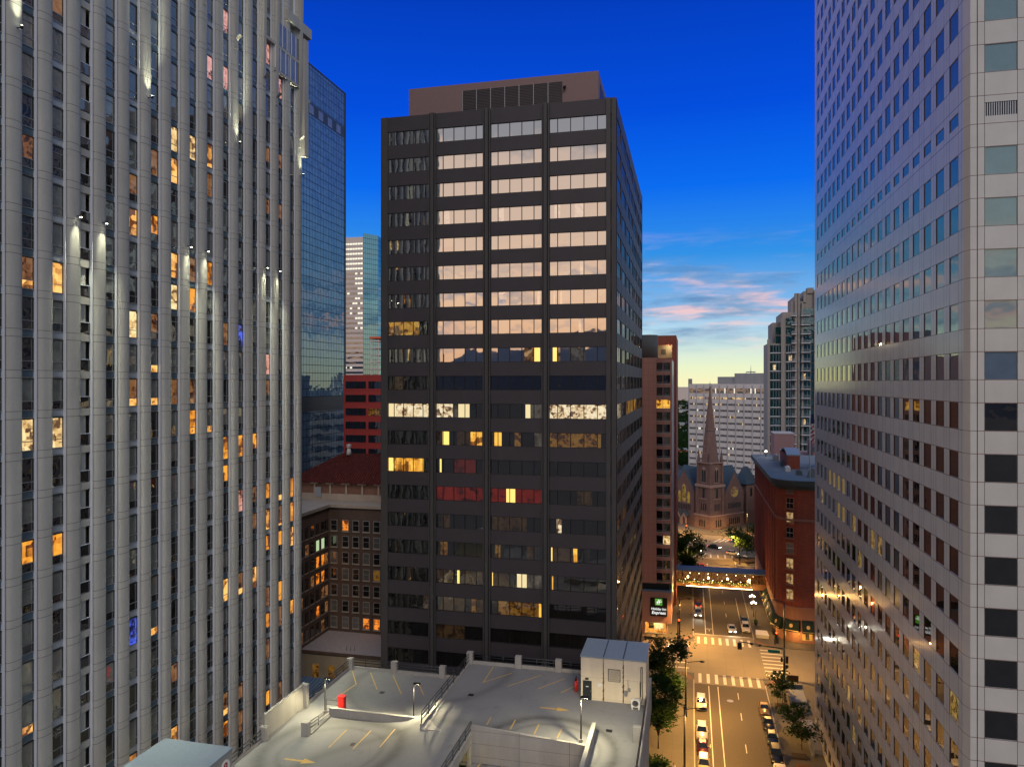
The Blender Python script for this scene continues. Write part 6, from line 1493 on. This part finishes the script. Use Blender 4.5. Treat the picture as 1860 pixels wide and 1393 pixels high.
for x, z, w in ((9.7, 6.3, .42), (12.0, 6.75, .25), (13.6, 6.6, .25)):
    q = MB(); q.box(x - w, x + w, my_ - .25, my_ - .05, z - (.85 if w > .3 else .2), z + (.55 if w > .3 else .25)); q.build('signal_head', 'black_metal', sm)
plain('sign_teal', (.01, .30, .30), .5); Fs = Fac((14.2, my_ - .3), (1, 0))
q = MB(); Fs.box(q, 1.0, 3.3, 5.35, 5.95, 0, .05); ss = q.build('street_sign', 'sign_teal', sm); text('17th', .52, 'black_metal', ss, Fs, 2.15, .055, 5.45, 'lettering', xs=1.3)
for z, n_ in ((3.6, 3), (2.6, 1)):
    q = MB(); q.box(mx_ + .25, mx_ + .75, my_ - .25, my_ + .15, z - .2, z + (1.2 if n_ == 3 else .4)); q.box(mx_ - .7, mx_ - .3, my_ - .2, my_ + .1, z, z + .9) if n_ == 3 else None; q.build('signal_head', 'black_metal', sm)
def signal(label, x, y, h, arm, red=True):
    t = thing('traffic_signal', label, 'traffic signal', (x, y, .14), 'slim signal poles')
    q = MB(); q.tube((x, y, .14), (x, y, h), .11, .09, n=8); q.build('pole', 'black_metal', t)
    if arm: q = MB(); q.tube((x, y, h - .2), (x + arm, y, h - .1), .07, n=6); q.tube((x + arm, y, h - .1), (x + arm + .5, y, h - .25), .1, n=6); q.build('signal_arm', 'black_metal', t)
    q = MB(); q.box(x + .1, x + .5, y - .2, y + .1, h - 2.6, h - 1.4); hd = q.build('signal_head', 'black_metal', t)
    if red: q = MB(); q.ball((x + .3, y - .26, h - 1.65), .17, n=8); q.build('red_lens', 'red_light', hd)
    return t
signal('slim black signal pole with a red light and side arm on the hotel corner', -3.0, 171.5 + 6.6, 6.3, 4.2)
signal('slim black signal pole with a red light in front of the lit awning windows', 18.7, 179.3, 4.6, 0)
signal('slim black signal pole at the church corner', -2.0, 300, 5.5, 0)
for k, (x, y) in enumerate(((15.6, 199.5), (15.7, 205.5), (15.6, 193.2))):
    t = thing('globe_lamp', ('ornamental lamp cluster with glowing globes, middle of the right pavement row', 'ornamental lamp cluster with glowing globes closest to the bridge', 'ornamental post with a planter at its foot, nearest of its row')[k], 'street lamp', (x, y, .14), 'ornamental globe lamps')
    q = MB(); q.tube((x, y, .14), (x, y, 3.6), .09, .06, n=8); q.tube((x - .5, y, 3.3), (x + .5, y, 3.3), .04, n=6); q.build('post', 'black_metal', t)
    if k < 2:
        for dx in (-.5, 0, .5): q = MB(); q.ball((x + dx, y, 3.65 if dx else 3.95), .22, n=8); q.build('globe', 'globe_glow', t)
        lamp('POINT', (x, y - .1, 4.4), 420, STREET, t, .3)
    else: q = MB(); q.tube((x, y, .14), (x, y, .9), .35, .5, n=10); q.ball((x, y, 1.1), .55, n=8, sz=.6, m=1); q.build('planter', ['frame_dark', 'leaf_mid'], t)
for k, (x, y) in enumerate(((20.9, 176.2), (17.9, 186.5))):
    pass
o = MB(); o.hexa(((14.9, 182.6, .3), (17.6, 182.4, .3), (17.3, 184.4, .3), (15.2, 184.6, .3), (14.7, 182.2, 1.2), (17.7, 182.1, 1.2), (17.4, 184.7, 1.5), (14.9, 184.9, 1.5))); ob = o.build('market_cart', 'white_paint', off=(16.2, 183.5, .14)); tag(ob, 'pale covered cart standing at the corner kerb right of the white car', 'cart')
for k, (x, y) in enumerate(((17.2, 178.6), (18.0, 175.2))):
    pass
for k, (px, py) in enumerate(((1407, 1148), (1413, 1163))):
    x, y = at(px, py, .5); q = MB()
    for j in range(3): q.box(x - .5, x - .0, y - .9 + j * .8, y - .45 + j * .8, .14, 1.15); q.tube((x - .25, y - .65 + j * .8, 1.15), (x - .25, y - .65 + j * .8, 1.35), .12, n=6)
    o = q.build('newspaper_box', 'frame_dark', off=(x, y, .14)); tag(o, ('row of dark news boxes nearer the awnings on the right corner', 'row of dark news boxes nearer the crossing on the right corner')[k], 'news boxes', 'news box rows')
t = thing('food_stand', 'grey canopy stand with a low pale wall on the right pavement', 'stand', (19.3, 148, .14))
plain('canopy_grey', (.20, .215, .24), .7); sx_, sy_ = 20.6, 150
q = MB(); q.box(18.0, 20.65, 144.4, 150.5, 1.6, 1.75); q.box(18.0, 20.65, 150.5, 150.8, 1.6, 2.5); q.build('canopy', 'canopy_grey', t)
q = MB(); q.box(17.7, 17.95, 144.3, 150.8, .14, 1.9); q.box(17.95, 20.65, 144.0, 144.3, .14, 1.2); q.build('low_wall', 'parapet', t)
q = MB(); 
for y in (144.6, 150.3): q.box(20.3, 20.5, y, y + .2, .14, 1.6)
q.build('leg', 'steel', t)
bn = thing('notice_board', 'dark rectangular board on two legs by the crossing near the right tower', 'board', (19.6, 155.6, .14))
q = MB(); q.box(18.5, 20.6, 155.5, 155.65, 1.1, 2.3); q.build('panel', 'bridge_wood', bn)
for x in (18.6, 20.4): q = MB(); q.box(x, x + .1, 155.5, 155.6, .14, 1.1); q.build('leg', 'black_metal', bn)
q = MB(); q.box(18.9, 20.3, 119, 124, .141, .16); o = q.build('pavement_grate', 'frame_dark', off=(19.5, 121, .14)); tag(o, 'dark metal pavement grate at the foot of the pale granite tower', 'grate')
q = MB(); q.box(19.3, 20.6, 128, 139, .14, .9); q.box(18.9, 19.3, 127, 139.3, .14, .5); o = q.build('bench_wall', 'canopy_grey', off=(19.8, 133, .14)); tag(o, 'long low grey seat wall along the pale granite tower', 'wall')
q = MB(); q.tube((-2.2, 145.5, .14), (-2.2, 145.5, 1.15), .33, n=12); q.ball((-2.2, 145.5, 1.15), .33, sz=.5); o = q.build('litter_bin', 'black_metal', off=(-2.2, 145.5, .14)); tag(o, 'black litter bin on the left pavement beside the big tree', 'litter bin')
hy = thing('fire_hydrant', 'small yellow fire hydrant on the pavement left of the pedestrian', 'hydrant', (-3.3, 115.6, .14))
q = MB(); q.tube((-3.3, 115.6, .14), (-3.3, 115.6, .75), .15, n=10); q.ball((-3.3, 115.6, .78), .17, n=8); q.tube((-3.55, 115.6, .55), (-3.05, 115.6, .55), .07, n=6); q.build('barrel', 'yellow_post', hy)
q = MB(); q.tube((-3.9, 115.8, .14), (-3.9, 115.8, 1.1), .06, n=8); o = q.build('bollard', 'yellow_post', off=(-3.9, 115.8, .14)); tag(o, 'thin yellow bollard left of the hydrant', 'bollard')
# ================================================================ people
plain('skin', (.35, .19, .13), .6, var=0); plain('cloth_dark', (.03, .03, .04), .9, var=0); plain('cloth_white', (.65, .62, .58), .9, var=0); plain('cloth_orange', (.55, .18, .06), .9, var=0); plain('hair', (.03, .02, .015), .8, var=0); plain('cloth_grey', (.25, .25, .27), .9, var=0)
def person(label, x, y, rz, top, bottom):
    t = thing('person', label, 'person', (x, y, .14), None, rz)
    def skin(name, mat, V, E, Rr, parent, root=0):
        me = bpy.data.meshes.new(name); me.from_pydata(V, E, []); me.materials.append(MATS[mat]); ob = bpy.data.objects.new(name, me); COL.objects.link(ob); ob.parent = parent
        md = ob.modifiers.new('skin', 'SKIN'); sv = me.skin_vertices[0].data
        for i, r in enumerate(Rr): sv[i].radius = (r, r)
        sv[root].use_root = True; sb_ = ob.modifiers.new('sub', 'SUBSURF'); sb_.levels = 1; sb_.render_levels = 1; return ob
    V = [(0, 0, .92), (0, 0, 1.18), (0, 0, 1.42), (0, -.01, 1.52), (0, -.02, 1.66), (0, -.02, 1.76),
         (.19, 0, 1.42), (.27, .04, 1.14), (.27, -.08, .90), (.27, -.12, .80), (-.19, 0, 1.42), (-.27, -.04, 1.14), (-.25, -.16, .92), (-.25, -.2, .82),
         (.10, 0, .86), (.11, -.14, .48), (.11, -.22, .08), (.11, -.36, .04), (-.10, 0, .86), (-.11, .08, .48), (-.11, .26, .10), (-.11, .14, .03)]
    E = [(0, 1), (1, 2), (2, 3), (3, 4), (4, 5), (2, 6), (6, 7), (7, 8), (8, 9), (2, 10), (10, 11), (11, 12), (12, 13), (0, 14), (14, 15), (15, 16), (16, 17), (0, 18), (18, 19), (19, 20), (20, 21)]
    Rr = [.13, .13, .13, .06, .095, .07, .07, .05, .038, .035, .07, .05, .038, .035, .09, .065, .045, .04, .09, .065, .045, .04]
    b = skin('body', 'skin', V, E, Rr, t)
    skin('shirt', top, [(0, 0, .95), (0, 0, 1.2), (0, 0, 1.44), (.2, 0, 1.42), (.27, .03, 1.2), (-.2, 0, 1.42), (-.27, -.03, 1.2)], [(0, 1), (1, 2), (2, 3), (3, 4), (2, 5), (5, 6)], [.155, .155, .145, .085, .07, .085, .07], b)
    skin('trousers', bottom, [(0, 0, .95), (.10, 0, .86), (.11, -.14, .48), (.11, -.2, .16), (-.10, 0, .86), (-.11, .08, .48), (-.11, .24, .18)], [(0, 1), (1, 2), (2, 3), (0, 4), (4, 5), (5, 6)], [.15, .11, .085, .07, .11, .085, .07], b)
    h = MB(); h.ball((0, .015, 1.72), .115, n=10, sz=.9); ho_ = h.build('hair', 'hair', b, off=(0, 0, 0)); ho_.location = (0, 0, 0); return t
person('person walking in a white top and orange trousers on the left pavement', -2.55, 116.2, radians(160), 'cloth_white', 'cloth_orange')
person('person in grey clothes walking beside the grey stand on the right pavement', 17.0, 146.0, radians(20), 'cloth_grey', 'cloth_dark')
person('person in dark clothes standing at the kerb below the church tower', 8.2, 307, radians(90), 'cloth_dark', 'cloth_dark')
# ================================================================ beyond
hl_ = MB()
for i in range(60):
    x0_, x1_ = -4000 + i * 135, -4000 + (i + 1) * 135; hh = lambda x: 235 + 60 * sin(x * .0021 + 1.1) + 20 * sin(x * .0071) + 10 * sin(x * .019)
    hl_.hexa(((x0_, -2900, 0), (x1_, -2900, 0), (x1_, -2500, 0), (x0_, -2500, 0), (x0_, -2860, hh(x0_)), (x1_, -2860, hh(x1_)), (x1_, -2840, hh(x1_)), (x0_, -2840, hh(x0_))))
stone('hill_blue', (.10, .12, .15), .9); tag(hl_.build('mountains', 'hill_blue'), '', '', kind='structure')
# canopy of the far neighbourhood
cn_ = MB(); rg = random.Random(5)
for i in range(900):
    d = 520 + 1900 * rg.random() ** 1.3; px = rg.uniform(1190, 1300) if i < 500 else rg.uniform(560, 1500); dx, dy = ray(px); x, y = dx * d, dy * d; r_ = rg.uniform(3.5, 7.5); hh = rg.uniform(5, 11)
    for j in range(26):
        a, b = rg.random() * 6.28, rg.random(); s_ = rg.uniform(.8, 1.8); p = (x + r_ * b * cos(a), y + r_ * b * sin(a), hh * (.35 + .65 * (1 - b * b) * rg.random() + .2 * rg.random()))
        cn_.add([(p[0] - s_, p[1], p[2] - s_ * .4), (p[0] + s_ * .2, p[1] - s_ * .5, p[2] + s_ * .6), (p[0] + s_, p[1] + s_ * .3, p[2] - s_ * .1), (p[0], p[1] + s_ * .4, p[2] - s_ * .8)], [(0, 1, 2, 3)], j % 3 == 0)
tag(cn_.build('tree_canopy', ['leaf_dark', 'leaf_mid']), '', '', kind='stuff')
plain('plaster_pale', (.55, .50, .45), .8); 
for k, (px, py, w, h, m, lb_, d_) in enumerate(((1236, 838, 9, 9, 'red_sandstone', 'red brick two storey house with a blue shopfront, left of the white office block', 0), (1247, 838, 7, 8, 'hotel_red', 'darker red brick house with a yellow shopfront, touching the red one', 0),
        (1232, 780, 16, 6, 'plaster_pale', 'small pale house with a low roof far behind the hotel', 0), (1243, 752, 20, 6, 'white_panel', 'small white roofed house among the far trees, upper one', 0), (1240, 742, 20, 5, 'plaster_pale', 'small beige house among the far trees near the horizon', 0), (1238, 702, 190, 46, 'striped_conc', 'long pale block with a small mast on the far horizon', 1))):
    x, y = at(px, py if not d_ else 735, 0); 
    if d_: dx, dy = ray(1238); x, y = dx * 2300, dy * 2300
    t = thing('house' if not d_ else 'horizon_block', lb_, 'house' if not d_ else 'building', (x, y, 0)); q = MB(); q.box(x - w / 2, x + w / 2, y, y + 10, 0, h); q.build('wall', m, t)
    q = MB(); 
    if k in (2, 3, 4): q.add([(x - w / 2 - .5, y - .5, h), (x + w / 2 + .5, y - .5, h), (x + w / 2 + .5, y + 10.5, h), (x - w / 2 - .5, y + 10.5, h), (x - w / 2, y + 5, h + 3), (x + w / 2, y + 5, h + 3)], [(0, 1, 5, 4), (2, 3, 4, 5), (0, 4, 3), (1, 2, 5), (3, 2, 1, 0)])
    else: q.box(x - w / 2 - .3, x + w / 2 + .3, y - .3, y + 10.3, h, h + .4)
    if d_: q.box(x + 20, x + 32, y, y + 8, h, h + 26)
    q.build('roof', 'roof_grey', t)
    if not d_:
        F_ = Fac((x - w / 2, y), (1, 0))
        for z in ((4.6,) if k > 1 else (3.9, 6.4)):
            for j in range(4): q = MB(); F_.box(q, .8 + j * w / 4.3, 1.8 + j * w / 4.3, z - 1.6 if k > 1 else z, z if k > 1 else z + 1.5, 0, .06); q.build('window', 'bg_win' if rg.random() < .6 else 'bg_lit', t)
        if k < 2: plain('shop_blue', (.02, .08, .45), .5); q = MB(); F_.box(q, .2, w - .2, 2.4, 3.3, 0, .2); q.build('shop_fascia', 'shop_blue' if k == 0 else 'yellow_post', t)
# the block the mirror glass reflects
block('pale_banded_block', 'pale office block hidden behind the dark tower, seen in the mirror glass', 'office building', -66, -12, 236, 262, 54, 'striped_conc', (1.0, 4.4, 3.9), 3.7, 'S', 1.7, 3.0, limit=20)
